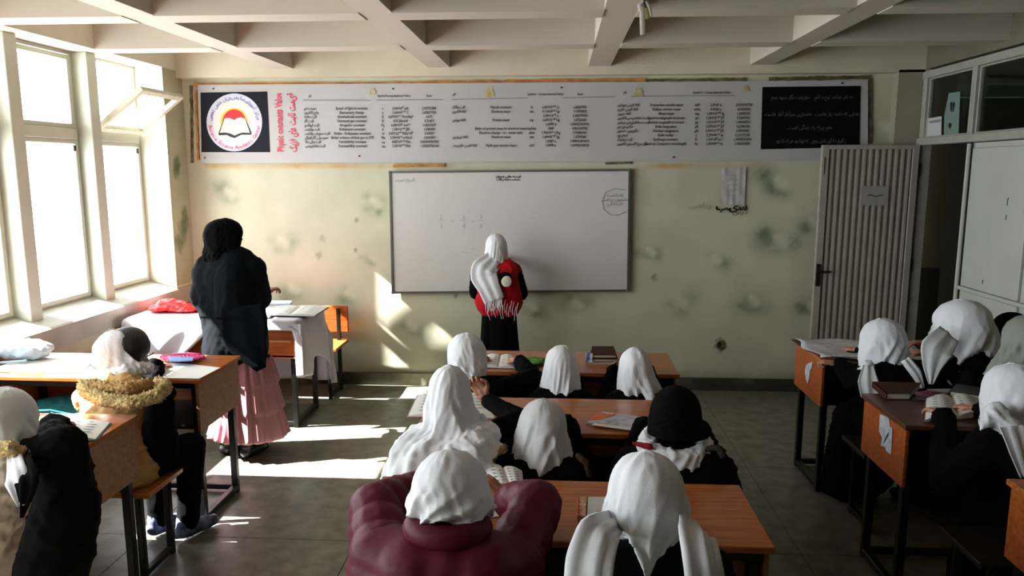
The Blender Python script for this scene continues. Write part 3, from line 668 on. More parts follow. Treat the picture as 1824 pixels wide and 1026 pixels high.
def hand_geo(curl=.5, right=False):
    key = (round(curl, 2), right)
    if key in _heads: return _heads[key]
    pr = [('c', (-.022, .022, 0), (-.026, .070, 0), .013, .011), ('c', (.0, .02, 0), (-.006, .075, 0), .014, .012), ('c', (.018, .022, 0), (.018, .072, 0), .014, .012), ('c', (.0, -.035, 0), (0, .03, 0), .020, .018), ('c', (-.014, .0, 0), (.014, .0, 0), .017, .017)]
    for x, L, y in ((-.029, .058, .070), (-.010, .074, .078), (.009, .080, .080), (.027, .070, .074)):
        p = Vector((x, y, 0)); a = curl*.5
        for k, fr_ in enumerate((.42, .32, .26)):
            q = p+Vector((x*.06, math.cos(a), -math.sin(a)))*L*fr_; pr.append(('c', p[:], q[:], .0085-.0007*k, .0078-.0008*k)); p = q; a += curl*1.1
    t0 = Vector((.022, .012, -.004)); t1 = t0+Vector((.026, .026, -.010)); t2 = t1+Vector((.010, .026, -.006-.012*curl)); t3 = t2+Vector((-.002-.010*curl, .022, -.010*curl))
    pr += [('c', t0[:], t1[:], .013, .011), ('c', t1[:], t2[:], .0105, .0092), ('c', t2[:], t3[:], .009, .0075)]
    V, Fc, Nn = blob(pr, .0042, 2)
    if right: V = V*np.array([-1, 1, 1]); Fc = [f[::-1] for f in Fc]
    _heads[key] = (V, Fc); return _heads[key]
def xf(VF, M4): 
    A = np.array(M4); return (VF[0] @ A[:3, :3].T+A[:3, 3], VF[1])
def basis(fwd, up, loc, s=1):
    f = Vector(fwd).normalized(); u = Vector(up); r = f.cross(u).normalized(); u = r.cross(f).normalized()
    return Matrix.Translation(loc) @ Matrix((r, f, u)).transposed().to_4x4() @ Matrix.Scale(s, 4)

def lerp(a, b, t): return Vector(a)*(1-t)+Vector(b)*t
def scarf(hc, yaw, rings, pitch=0, roll=0, folds=(5, 9), seed=0, dome=(.100, .118, .108, .128), face=(46, -.115, .06), hem=None, twist=0, th=.004, NT=128, amp0=.0015, sag=0, shear=0):
    """white veil: dome over the head then rings (dz, right, fwd, rx, rf, rb, foldamp) hanging down"""
    r_ = np.random.RandomState(seed)
    rx, rf, rz, rb = dome
    R = []
    for t in np.linspace(4, 90, 12):
        s, c = math.sin(math.radians(t)), math.cos(math.radians(t)); R.append((rz*c, 0, 0, rx*s**.92, rf*s**.92, rb*s**.92, amp0*(.3+s)))
    keys = [(0, 0, 0, rx, rf, rb, amp0*1.3)]+list(rings); zs = [0]; 
    for a, b in zip(keys[:-1], keys[1:]): zs.append(zs[-1]+1)
    t = np.linspace(0, len(keys)-1, 7*(len(keys)-1)+1)[1:]; K = np.array(keys, float)
    A = np.stack([np.interp(t, range(len(keys)), K[:, i]) for i in range(7)], 1)
    A = np.concatenate([np.array(R), A]); n0 = len(R)
    for _ in range(2): B = A.copy(); B[1:-1] = (A[:-2]+2*A[1:-1]+A[2:])/4; A = B
    th_ = np.linspace(0, 2*math.pi, NT, endpoint=False)   # 0 = front, + = right
    ph = r_.uniform(0, 2*math.pi, 8); m_ = len(A)
    CR = [(r_.uniform(0, 2*math.pi), r_.normal()*1.1, r_.uniform(.07, .2), r_.choice([-1, 1, 1])*r_.uniform(.5, 1.6), r_.uniform(-.1, .5), r_.normal()*.7) for _ in range(folds[1]*2+4)]
    V = np.zeros((m_, NT, 3))
    for i in range(m_):
        dz, ox, oy, ax, af, ab, am = A[i]; v = i/(m_-1)
        warp = th_+.25*np.sin(2*th_+ph[0])+twist*v
        f = .35*np.sin(folds[0]*warp+ph[1]+2*v)
        for a_, sl, w_, g_, v0, bow in CR:
            d_ = np.angle(np.exp(1j*(th_-(a_+(sl+twist*.8)*(v-v0)+bow*(v-v0)**2)))); e_ = np.clip((v-v0)/.25, 0, 1)
            f += g_*e_*np.exp(-(d_/w_)**2)-.45*g_*e_*np.exp(-((d_-1.6*w_)/(w_*1.3))**2)
        cy = np.cos(th_); ay = np.where(cy > 0, af, ab)
        x = ox+(ax+am*f)*np.sin(th_); y = oy+(ay+am*f)*cy
        z = np.full(NT, dz)+am*.4*np.sin(3*warp+ph[5])
        if i >= n0 and sag: z = z-sag*np.sin(math.pi*min(1, (i-n0)/(m_-n0)))*np.clip(-cy, 0, 1)
        if hem is not None and i >= n0:
            w = ((i-n0)/(m_-1-n0))**1.5; z = z+w*hem(th_)
        # pitch (head bowed) fading out below the jaw
        w = np.clip((dz+.16)/.16, 0, 1); a = math.radians(pitch)*w; ca, sa = np.cos(a), np.sin(a)
        y, z = y*ca+z*sa, z*ca-y*sa
        a = math.radians(roll)*w; ca, sa = np.cos(a), np.sin(a); x, z = x*ca+z*sa, z*ca-x*sa
        V[i, :, 0], V[i, :, 1], V[i, :, 2] = x, y, z
    Fc = []; deg = np.degrees(np.minimum(th_, 2*math.pi-th_))
    for i in range(m_-1):
        dz = A[i, 0]
        for k in range(NT):
            if face and deg[k] < face[0]*(1-.35*max(0, (dz-0)/.06)) and face[1] < dz < face[2]: continue
            k2 = (k+1) % NT; Fc.append((i*NT+k, (i+1)*NT+k, (i+1)*NT+k2, i*NT+k2))
    Fc.append(tuple(range(NT))[::-1])
    V = V.reshape(-1, 3)
    n = len(V)
    M4 = Matrix.Translation(hc) @ Matrix.Rotation(yaw, 4, 'Z')
    return xf((V, [f[::-1] for f in Fc]), M4)
def solid(o, t):
    s = o.modifiers.new('thickness', 'SOLIDIFY'); s.thickness = t; s.offset = -1; return o

class Person:
    def __init__(s, label, hc, yaw=0, hip=None, stand=False, sc_=.92, lean=.0, group=None, head_yaw=None, pitch=18, roll=0, **J):
        s.hc = Vector(hc); s.yaw = yaw; s.hy = yaw if head_yaw is None else head_yaw; s.pitch = pitch; s.roll = roll
        s.f = Vector((-math.sin(yaw), math.cos(yaw), 0)); s.r = Vector((math.cos(yaw), math.sin(yaw), 0)); s.s = sc_; u = Vector((0, 0, 1)); s.u = u
        k = sc_; f, r = s.f, s.r
        hz_ = hip[2] if hip is not None else .53
        s.hip = Vector(hip) if hip is not None else Vector((s.hc.x, s.hc.y, 0))-f*.12+u*hz_
        s.neck = J.get('neck') or s.hc-u*.145*k-f*.03
        s.neck = Vector(s.neck)
        s.chest = lerp(s.hip, s.neck, .80)-f*.02; s.waist = lerp(s.hip, s.neck, .35)-f*.035
        sw = J.get('sw', .15)*k
        s.sh = {-1: Vector(J.get('sl') or s.neck-r*sw-u*.075*k), 1: Vector(J.get('sr') or s.neck+r*sw-u*.075*k)}
        if stand:
            de = lambda g: s.sh[g]-u*.25*k+r*g*.04; dw = lambda g: de(g)-u*.05+f*.2*k-r*g*.08
            dk = lambda g: Vector((s.hip.x, s.hip.y, .46*k))+r*g*.09+f*.02; da = lambda g: Vector((s.hip.x, s.hip.y, .08))+r*g*.09-f*.02
        else:
            de = lambda g: s.sh[g]-u*.20*k+f*.10+r*g*.07; dw = lambda g: Vector((0, 0, .835))+Vector((s.sh[g].x, s.sh[g].y, 0))+f*.28*k-r*g*.05
            dk = lambda g: Vector((s.hip.x, s.hip.y, s.hip.z+.0))+f*.36*k+r*g*.10; da = lambda g: Vector((s.hip.x, s.hip.y, .08))+f*.38*k+r*g*.10
        s.el = {g: Vector(J.get('e'+n) or de(g)) for g, n in ((-1, 'l'), (1, 'r'))}
        s.wr = {g: Vector(J.get('w'+n) or dw(g)) for g, n in ((-1, 'l'), (1, 'r'))}
        s.kn = {g: Vector(J.get('k'+n) or dk(g)) for g, n in ((-1, 'l'), (1, 'r'))}
        s.an = {g: Vector(J.get('a'+n) or da(g)) for g, n in ((-1, 'l'), (1, 'r'))}
        s.stand = stand
        s.root = empty('person', (s.hip.x, s.hip.y, 0), label, 'person', group)
        hm = Matrix.Translation(s.hc) @ Matrix.Rotation(s.hy, 4, 'Z') @ Matrix.Rotation(math.radians(-pitch), 4, 'X') @ Matrix.Rotation(math.radians(roll), 4, 'Y'); s.hm = hm
        pr = s.torso(0)+[('c', s.neck-u*.03, s.hc-u*.06*k-f*.012, .05*k, .044*k)]
        for g in (-1, 1): pr += s.arm(g, 0)+s.leg(g, 0)+[('c', s.an[g]+f*-.02-u*.03, s.an[g]+f*.13*k-u*.045, .034, .026)]
        V, Fc, Nn = blob(pr, .014, 3); parts = [(V, Fc), xf(head_geo(), hm @ Matrix.Scale(.98 if k > .95 else .94, 4))]
        for g, n in ((-1, 'l'), (1, 'r')):
            d = (s.wr[g]-s.el[g]).normalized(); hd = Vector(J.get('h'+n) or ((d+f*.4) if stand else (f-r*g*.3-u*.10))); up = Vector(J.get('p'+n) or (0, 0, 1))
            parts.append(xf(hand_geo(J.get('curl', .5), g > 0), basis(hd, up, s.wr[g]+Vector(hd).normalized()*.02, .92*k)))
        vobj('body', join(*parts), skin, s.root)
        for g in (-1, 1):
            b_ = MB(); V, Fc = ell_mesh((g*.0275, .066, .003), (.0125, .0125, .0125), None, 10, 8)
            o = b_.add(V, Fc).add(*ell_mesh((g*.0275, .0757, .003), (.0055, .0035, .0055), None, 8, 4), mi=1); 
            b_.v = [tuple((hm @ Matrix.Scale(.96, 4)) @ Vector(v)) for v in b_.v]; b_.build('eye', [eyew, iris], s.root, True)
    def torso(s, g):
        k = s.s; r = s.r
        hw, cw = .075*k, .085*k
        P = []
        for sg in (-1, 1): P += [('c', s.hip+r*sg*hw, s.waist+r*sg*hw*.8, .092*k+g, .085*k+g), ('c', s.waist+r*sg*hw*.8, s.chest+r*sg*cw, .085*k+g, .088*k+g), ('c', s.chest+r*sg*.04, s.sh[sg], .075*k+g, .052*k+g)]
        P.append(('c', s.hip, s.chest, .10*k+g, .09*k+g)); P.append(('c', s.chest, s.neck-s.u*.01, .075*k+g, .055*k+g*.6))
        return P
    def arm(s, sd, g, cut=0):
        k = s.s; w = lerp(s.el[sd], s.wr[sd], 1-cut)
        return [('c', s.sh[sd], s.el[sd], .046*k+g, .038*k+g), ('c', s.el[sd], w, .037*k+g, .026*k+g*(.8 if cut else 1))]
    def leg(s, sd, g):
        k = s.s; return [('c', s.hip+s.r*sd*.07*k-s.u*.0, s.kn[sd], .078*k+g, .054*k+g), ('c', s.kn[sd], s.an[sd], .052*k+g, .034*k+g)]
    def coat(s, m, g=.024, name='coat', sleeves=True, skirt=True, extra=(), amp=.006, wl=.09, voxel=.012, seed=1, sleeve_mat=None, rib=0):
        P = s.torso(g)+list(extra)+[('c', s.neck-s.u*.03, lerp(s.neck, s.hc, .42)-s.f*.012, .052*s.s+g*.5, .050*s.s+g*.3)]
        if sleeves and sleeve_mat is None:
            for sd in (-1, 1): P += s.arm(sd, g, .06)
        if skirt:
            for sd in (-1, 1):
                if s.stand: P.append(('c', s.hip+s.r*sd*.06, lerp(s.hip, s.kn[sd], .55)+s.r*sd*.02, .10*s.s+g, .10*s.s+g))
                else: P.append(('c', s.hip+s.r*sd*.06, lerp(s.hip, s.kn[sd], .8), .085*s.s+g, .065*s.s+g))
        V, Fc, Nn = blob(P, voxel, 5); V = wrinkle(V, Nn, amp, wl, seed); V = V+Nn*(rib*(np.abs(np.sin(math.pi*V[:, 2]/.085))**.45-.5))[:, None]; vobj(name, (V, Fc), m, s.root)
        if sleeves and sleeve_mat is not None:
            for sd in (-1, 1):
                V, Fc, Nn = blob(s.arm(sd, g*1.15, .06), voxel, 4); V = wrinkle(V, Nn, amp, wl, seed+sd+2); vobj('sleeve', (V, Fc), sleeve_mat[(sd+1)//2] if isinstance(sleeve_mat, tuple) else sleeve_mat, s.root)
        return s
    def legs(s, m, g=.014, shoes=None, name='trousers', boot=black_cloth):
        P = []
        for sd in (-1, 1): P += s.leg(sd, g)
        P.append(('c', s.hip+s.r*.06, s.hip-s.r*.06, .11*s.s, .11*s.s))
        V, Fc, Nn = blob(P, .015, 4); V = wrinkle(V, Nn, .004, .08, 3); vobj(name, (V, Fc), m, s.root)
        for sd in (-1, 1):
            a = s.an[sd]; f = s.f
            V, Fc, Nn = blob([('c', a-f*.03-s.u*.038, a+f*.10-s.u*.045, .041, .038), ('c', a+f*.08-s.u*.05, a+f*.145-s.u*.05, .036, .030), ('c', a-f*.02, a-f*.015+s.u*.02, .042, .042)], .008, 3)
            V[:, 2] = np.maximum(V[:, 2], .006); vobj('shoe', (V, Fc), shoes or boot, s.root)
        return s
    def veil(s, rings, m=white_cloth, name='headscarf', th=.004, **kw):
        kw.setdefault('pitch', s.pitch); kw.setdefault('roll', s.roll)
        o = vobj(name, scarf(s.hc, s.hy, rings, **kw), m, s.root); crease_obj(o, s, kw.get('seed', 0)); solid(o, th); return o
    def tail(s, pts, w, m=white_cloth, folds=1, nrm=(0, -1, 0), name='scarf_tail', fa_=.006, seed=0, th=.005):
        MB().add(*ribbon_pts(pts, w, th, folds, nrm, fa_, 12, seed)).build(name, m, s.root, True)
def crease_obj(o, s, crease, gain=1):
        me = o.data; V = np.empty(len(me.vertices)*3); me.vertices.foreach_get('co', V); V = V.reshape(-1, 3); Nn = np.empty(len(V)*3); me.vertices.foreach_get('normal', Nn); Nn = Nn.reshape(-1, 3)
        L_ = V-np.array(s.hc-top(s.root).location); a = .35*math.sin(crease*2.1); S_ = np.c_[L_[:, 0]+a*L_[:, 2], L_[:, 1]+a*L_[:, 2], L_[:, 2]*.30]
        amp = .0028+.0022*np.clip(-L_[:, 2]/.12+.3, 0, 1.2)
        W1 = wrinkle(S_, Nn, 1, .085, crease+40, n=5)-S_; W2 = wrinkle(S_*1.0, Nn, 1, .034, crease+90, n=4)-S_
        amp = amp*gain; V = V+W1*amp[:, None]+W2*(amp*.30)[:, None]; me.vertices.foreach_set('co', V.ravel()); me.update()
def P3(px, py, y): return Vector(ony(px, py, y))
PI = math.pi
# ================================================================ desks and benches
edge_m = mat('desk_edge', srgb(120, 78, 44), .5)
DZ = .80
def desk(x0, x1, y0, y1, label, top_m=wood_top, side_m=wood_side, flip=False, group='student desks'):
    """students sit on the y0 side; flip: on the y1 side"""
    e = empty('school_desk', ((x0+x1)/2, (y0+y1)/2, 0), label, 'desk', group)
    MB().box(x0, x1, y0, y1, DZ-.022, DZ, .003).build('desktop', top_m, e)
    for x in (x0+.012, x1-.028): MB().box(x, x+.016, y0+.012, y1-.012, .52, DZ-.022, .002).build('side_panel', side_m, e)
    yf = (y0+.02) if flip else (y1-.034)
    MB().box(x0+.03, x1-.03, yf, yf+.014, .52, DZ-.024, .002).build('front_panel', top_m if not flip else wood_red, e)
    MB().box(x0+.03, x1-.03, y0+.02, y1-.036, .53, .542).build('book_shelf', black_metal, e)
    yo = y1-.03 if flip else y0+.01
    MB().box(x0+.03, x1-.03, yo, yo+.02, DZ-.05, DZ-.023, .002).build('top_rail', black_metal, e)
    for x in (x0+.03, x1-.065):
        for y in (y0+.04, y1-.075): MB().box(x, x+.035, y, y+.035, 0, DZ-.03, .003).build('leg', black_metal, e)
        MB().box(x, x+.035, y0+.07, y1-.07, .012, .045, .003).build('foot_rail', black_metal, e)
    yb = y1-.07 if not flip else y0+.045
    MB().box(x0+.06, x1-.06, yb, yb+.03, .015, .045, .003).build('cross_rail', black_metal, e)
    return e
def bench(x0, x1, y0, y1, label, back=None, group='student benches', z=.43, m=wood_top):
    e = empty('school_bench', ((x0+x1)/2, (y0+y1)/2, 0), label, 'bench', group)
    MB().box(x0, x1, y0, y1, z-.025, z, .004).build('seat', m, e)
    for x in (x0+.05, x1-.085):
        for y in (y0+.02, y1-.05): MB().box(x, x+.03, y, y+.03, 0, z-.025 if not (back and abs(y-(back-.03)) < .06) else .70, .003).build('leg', black_metal, e)
        MB().box(x, x+.03, y0+.04, y1-.04, .015, .043, .003).build('foot_rail', black_metal, e)
    if back:
        MB().box(x0, x1, back-.022, back, .49, .715, .005).build('backrest', wood_red, e)
    return e
c1 = desk(-.57, .64, 3.84, 4.31, 'front desk of the middle row, two steps from the whiteboard')
c2 = desk(-.58, .62, 2.92, 3.39, 'second desk of the middle row, orange magazine on its top')
c3 = desk(-.60, .62, 2.02, 2.45, 'nearest desk of the middle row at the bottom of the picture')
l1 = desk(-3.02, -1.81, 3.59, 4.10, 'sunlit desk by the windows covered with white newspaper')
l2 = desk(-3.02, -1.81, 2.57, 3.04, 'nearest desk on the window side with an open notebook on it')
r1 = desk(1.48, 2.68, 4.20, 4.70, 'front desk on the door side with newspaper hanging over its mat', side_m=wood_red)
r2 = desk(1.45, 2.65, 3.10, 3.56, 'second desk on the door side with open books and a torn sticker', top_m=mat('dark_worn_wood', srgb(96, 56, 34), .35, wood=True, col2=srgb(64, 34, 22), nscale=5), side_m=wood_red)
r3 = desk(1.55, 2.68, 2.08, 2.56, 'desk at the right edge of the picture, only its corner in view', side_m=wood_red)
td = desk(-3.08, -1.84, 5.10, 5.66, 'teacher desk in the window corner under a white tablecloth', flip=True, group=None)
MB().box(-3.03, -1.89, 5.112, 5.122, .64, .652).build('panel_batten', mat('light_batten', srgb(176, 126, 70), .5), td)
bench(-3.0, -1.77, 5.80, 6.16, 'teacher bench with orange wooden backrest against the front wall', back=6.18, group=None)
for a, b, y, w in ((-.55, .60, 3.52, 'bench under the three students at the front middle desk'), (-.56, .60, 2.62, 'bench under the students at the second middle desk'), (-.58, .60, 1.72, 'bench under the two students nearest the camera')):
    bench(a, b, y-.15, y+.15, w)
bench(-2.95, -1.80, 3.05, 3.36, 'bench under the student in the beige jacket by the windows')
bench(-2.95, -1.80, 2.00, 2.32, 'bench under the student cut off at the left edge')
bench(1.55, 2.65, 3.72, 4.02, 'bench behind the front desk on the door side', m=mat('black_stained_wood', srgb(26, 20, 17), .6))
bench(1.55, 2.65, 2.66, 2.96, 'bench behind the second desk on the door side', m=mat('black_stained_wood', srgb(26, 20, 17), .6))
# torn stickers on the side panels (printed flat)
stk = mat('torn_sticker', srgb(196, 200, 206), .6, col2=srgb(150, 160, 172), nscale=26)
def side_of(e): return [c for c in e.children if c.name.startswith('side_panel')][0]
def xq(name, pts, x, m, parent, th=.0015):
    P = [onx(a, b, x) for a, b in pts]; return MB().prism([(p[1], p[2]) for p in P], 'x', x-th, x).build(name, m, parent)
xq('torn_sticker', ((1436, 650), (1441, 647), (1448, 644), (1446, 655), (1443, 660), (1442, 672), (1439, 684), (1436, 676), (1434, 664)), 1.49, stk, side_of(r1))
xq('torn_sticker', ((1568, 738), (1583, 744), (1586, 761), (1590, 762), (1588, 810), (1578, 803), (1577, 796), (1569, 794), (1572, 780), (1566, 768)), 1.46, stk, side_of(r2))
xq('sticker_print', ((1577, 780), (1583, 770), (1582, 776), (1574, 790)), 1.4575, mat('sticker_ink', srgb(40, 70, 80), .6), r2)

# ================================================================ cloth on the teacher desk
tcl = cloth('tablecloth_cloth', (216, 210, 220), noise=.03)
def drape(name, parent, m):
    x0, x1, y0, y1, z = -3.09, -1.832, 5.085, 5.672, .806
    V = []; Fc = []
    NX, NY = 64, 30; lf, rt, bk, fr_ = .12, .68, .60, .52
    us = np.linspace(-lf, (x1-x0)+rt, NX+1); vs = np.linspace(-fr_, (y1-y0)+bk, NY+1)
    r = np.random.RandomState(3)
    for v in vs:
        for u in us:
            x = x0+u; y = y0+v; zz = z+.0015*math.sin(9*u+5*v)
            dx = max(0, u-(x1-x0)); dxl = max(0, -u); dyf = max(0, -v); dyb = max(0, v-(y1-y0))
            front_len = .10+.0*u
            if dx > 0:      # right hang, triangular corners
                vn = max(0, min(1, v/(y1-y0))); hang = dx*(.66-.30*math.sin(vn*2.6)+.42*vn**2); x = x1+.012+.022*(1+math.sin(v*15+1))*min(1, dx*4)+.05*min(1, dx); zz = z-hang
                pass
            if dxl > 0: x = x0-.005; zz = z-dxl
            if dyf > 0:     # front hang: short at the right, long sweep at the left
                k = max(0, min(1, (.62-u)/.55)); L = dyf*(.14+.86*k**.8); y = y0-.010-.03*(1+math.sin(u*17+2*dyf*6))*min(1, dyf*3)*k-.006
                zz = zz-L
            if dyb > 0: y = y1+.008+.02*(1+math.sin(u*14))*min(1, dyb*3); zz = z-max(dyb, (z-zz))
            if dx > 0 and dyf > 0: zz = z-max(dx*.60, dyf*.3); x = x1+.02+.03*math.sin(dyf*20); y = y0-.012+.10*min(1, dyf)*0
            V.append((x, y, max(zz, .06)))
    w = NX+1
    for j in range(NY):
        for i in range(NX): Fc.append((j*w+i, j*w+i+1, (j+1)*w+i+1, (j+1)*w+i))
    o = link(name, mesh(name, V, Fc), m, parent, parent is not None, True); o.modifiers.new('t', 'SOLIDIFY').thickness = .002
    return o
tb = drape('tablecloth', None, tcl); tag(tb, 'white cloth draped over the teacher desk with hanging corners', 'tablecloth')

# ================================================================ books, papers and bags
paper = mat('white_paper', srgb(226, 226, 222), .8, noise=.03, nscale=12); paper2 = mat('newsprint', srgb(206, 204, 200), .85, col2=srgb(176, 176, 176), nscale=40)
ink = mat('page_ink', srgb(110, 112, 124), .8)
Z = DZ+.001
def quadz(pts, z): return [tuple(onz(a, b, z)[:2]) for a, b in pts]
def thing_flat(name, label, cat, pts, z, th, m, group=None):
    P = quadz(pts, z); c = np.mean(P, 0); e = empty(name, (c[0], c[1], z), label, cat, group); return e, P
def slab(name, P, z0, z1, m, parent): return MB().prism(P, 'z', z0, z1).build(name, m, parent)
def lines_on(P, z, m, parent, n=7, name='written_line', th=.0006):
    P = [Vector((p[0], p[1], z)) for p in P]
    for k in range(n):
        t = (k+1)/(n+1); a = P[0].lerp(P[3], t); b = P[1].lerp(P[2], t); a2 = a.lerp(b, .08); b2 = a.lerp(b, .92-.2*((k*37) % 5 == 0)); w = (P[3]-P[0])*.012/ max((P[3]-P[0]).length, .01)*.25
        MB().add([a2-w, b2-w, b2+w, a2+w]+[v+Vector((0, 0, th)) for v in (a2-w, b2-w, b2+w, a2+w)], [(3, 2, 1, 0), (4, 5, 6, 7), (0, 1, 5, 4), (1, 2, 6, 5), (2, 3, 7, 6), (3, 0, 4, 7)]).build(name, m, parent)
def open_book(name, label, pts, z, th=.012, cov=None, cat='book', group=None, nline=6, lift=.010):
    """pts: far-left, far-right, near-right, near-left pixel corners"""
    e, P = thing_flat(name, label, cat, pts, z, th, paper, group)
    cov = cov or mat('book_cover_blue', srgb(60, 66, 84), .6)
    ex = [Vector((p[0], p[1], 0)) for p in P]; c = sum(ex, Vector())/4; big = [c+(p-c)*1.04 for p in ex]
    slab('cover', [(p.x, p.y) for p in big], z, z+.002, cov, e)
    for half in (0, 1):
        V = []; n = 8
        for j in (0, 1):
            for i in range(n+1):
                t = (i/n)*.5+.5*half; a = ex[0].lerp(ex[1], t); b = ex[3].lerp(ex[2], t); p = a if j else b
                h = th*(1-abs(t-.5)*1.1)+lift*math.sin(min(1, abs(t-.5)*2)*math.pi)*.9-(.006 if abs(t-.5) < .01 else 0)
                V.append((p.x, p.y, z+.0025+max(.002, h)))
        V += [(v[0], v[1], z+.002) for v in V]; N_ = 2*(n+1); Fc = []
        for i in range(n): Fc += [(i, i+1, n+2+i, n+1+i), (N_+i+1, N_+i, N_+n+1+i, N_+n+2+i), (i+1, i, N_+i, N_+i+1), (n+1+i, n+2+i, N_+n+2+i, N_+n+1+i)]
        Fc += [(0, n+1, N_+n+1, N_), (n+n+1, n, N_+n, N_+n+n+1)]
        MB().add(V, Fc).build('page_block', paper, e)
        t0, t1 = (.08, .44) if half == 0 else (.56, .92)
        Q = [ex[0].lerp(ex[1], t0), ex[0].lerp(ex[1], t1), ex[3].lerp(ex[2], t1), ex[3].lerp(ex[2], t0)]
        zz = z+.0028+th*.75+lift*.75
        lines_on([(q.x, q.y) for q in Q], zz, ink, e, nline)
    return e
def closed_book(name, label, pts, z, th, cov, cat='book', group=None, pages=True):
    e, P = thing_flat(name, label, cat, pts, z, th, cov, group)
    ex = [Vector((p[0], p[1], 0)) for p in P]; c = sum(ex, Vector())/4
    slab('cover', P, z, z+.0025, cov, e); slab('cover', P, z+th-.0025, z+th, cov, e)
    slab('page_block', [tuple((c+(p-c)*.95)[:2]) for p in ex], z+.0025, z+th-.0025, mat('book_pages', srgb(206, 200, 184), .8), e)
    a, b = ex[0], ex[3]; w = (ex[1]-ex[0])*.02
    MB().prism([tuple(v[:2]) for v in (a, a+w, b+w, b)], 'z', z, z+th).build('spine', cov, e)
    return e
brown = mat('brown_cover', srgb(66, 34, 26), .75, spec=.15, noise=.2, nscale=20)
# middle front desk
e = open_book('notebook', 'white open notebook beside the student at the left end of the front middle desk', ((868, 634), (916, 636), (917, 657), (858, 655)), Z, .006, nline=5, cat='notebook')
def pouch(name, label, pts, z, h, m, m2=None, seed=0):
    P = quadz(pts, z); c = np.mean(P, 0); e = empty(name, (c[0], c[1], z), label, 'pencil case')
    ex = [np.array([p[0], p[1]]) for p in P]; a = (ex[0]+ex[3])/2; b = (ex[1]+ex[2])/2; wd = np.linalg.norm(ex[0]-ex[3])/2
    V, Fc, Nn = blob([('c', (a[0], a[1], z+h/2), (b[0], b[1], z+h/2), h/2, h/2), ('e', (c[0], c[1], z+h/2), (np.linalg.norm(b-a)*.5, wd, h*.5), Matrix.Rotation(math.atan2(b[1]-a[1], b[0]-a[0]), 4, 'Z'))], .004, 3)
    V = wrinkle(V, Nn, .003, .04, seed); vobj('pouch', (V, Fc), m, e)
    MB().tube([(a[0], a[1], z+h*.8), ((a[0]+b[0])/2, (a[1]+b[1])/2, z+h*1.0), (b[0], b[1], z+h*.8)], .003, 6).build('zip', m2 or black_metal, e)
    return e
green = mat('green_plastic', srgb(96, 176, 56), .5, noise=.3, nscale=40); redp = mat('red_plastic', srgb(196, 60, 40), .5)
pc = pouch('pencil_case', 'green pencil case with red pens on the front middle desk', ((928, 640), (968, 638), (966, 652), (924, 655)), Z, .028, green, redp)
for i, (a, b, m_) in enumerate((((926, 651), (944, 657), redp), ((940, 655), (966, 650), mat('pen_dark', srgb(30, 60, 50), .4)), ((945, 657), (950, 649), redp))):
    pe = empty('pen', tuple(onz(*a, Z+.005)), ['red pen lying nearest the student in front of the green pencil case', 'dark green pen lying along the green pencil case', 'short red pencil end leaning on the green pencil case'][i], 'pen')
    MB().tube([onz(*a, Z+.005), onz(*b, Z+.005)], .0048, 8).build('barrel', m_, pe)
    va = Vector(onz(*a, Z+.005)); vb = Vector(onz(*b, Z+.005)); MB().tube([va, va+(va-vb).normalized()*.012], [.0045, .001], 8).build('tip', m_, pe)
closed_book('notebook', 'white notebook under the brown books on the front middle desk', ((1046, 634), (1098, 634), (1104, 650), (1048, 649)), Z, .012, mat('white_cover', srgb(190, 192, 196), .6), 'notebook')
closed_book('book', 'lower brown hardback of the pair on the front middle desk', ((1052, 629), (1096, 629), (1100, 645), (1056, 645)), Z+.0125, .018, mat('dark_brown_cover', srgb(46, 28, 24), .75, spec=.15))
closed_book('book', 'upper red-brown hardback of the pair on the front middle desk', ((1054, 622), (1093, 622), (1098, 638), (1056, 638)), Z+.031, .018, brown)
bt = empty('blue_tin', tuple(onz(1050, 646, Z)), 'small blue and white tin beside the brown books on the front desk', 'tin')
c_ = onz(1050, 643, Z); MB().tube([(c_[0]-.02, c_[1], Z+.024), (c_[0]+.03, c_[1]-.01, Z+.024)], .022, 14).build('tin_body', mat('tin_white', srgb(186, 190, 200), .4), bt)
MB().tube([(c_[0]-.014, c_[1]-.001, Z+.024), (c_[0]+.004, c_[1]-.005, Z+.024)], .0232, 14).build('tin_label', mat('tin_blue', srgb(60, 84, 140), .4), bt)
# second middle desk
open_book('notebook', 'pale open notebook in front of the student with the long veil', ((745, 705), (868, 705), (880, 745), (728, 742)), Z, .006, mat('pink_cover', srgb(190, 160, 168), .7), nline=6, cat='notebook')
mg = empty('magazine', tuple(onz(1103, 752, Z)), 'orange and white magazine lying open on the second middle desk', 'magazine')
P = quadz(((1072, 736), (1161, 748), (1140, 771), (1044, 756)), Z); slab('magazine_pages', P, Z, Z+.008, mat('magazine_page', srgb(196, 196, 206), .5, col2=srgb(150, 150, 164), nscale=30), mg)
P = quadz(((1064, 735), (1098, 738), (1068, 748), (1050, 748)), Z+.0085); slab('orange_picture', P, Z+.008, Z+.0095, mat('magazine_orange', srgb(216, 120, 48), .5, col2=srgb(186, 70, 40), nscale=30), mg)
P = quadz(((1060, 754), (1130, 763), (1135, 768), (1052, 757)), Z+.0085); slab('white_sheet', P, Z+.008, Z+.0092, paper, mg)
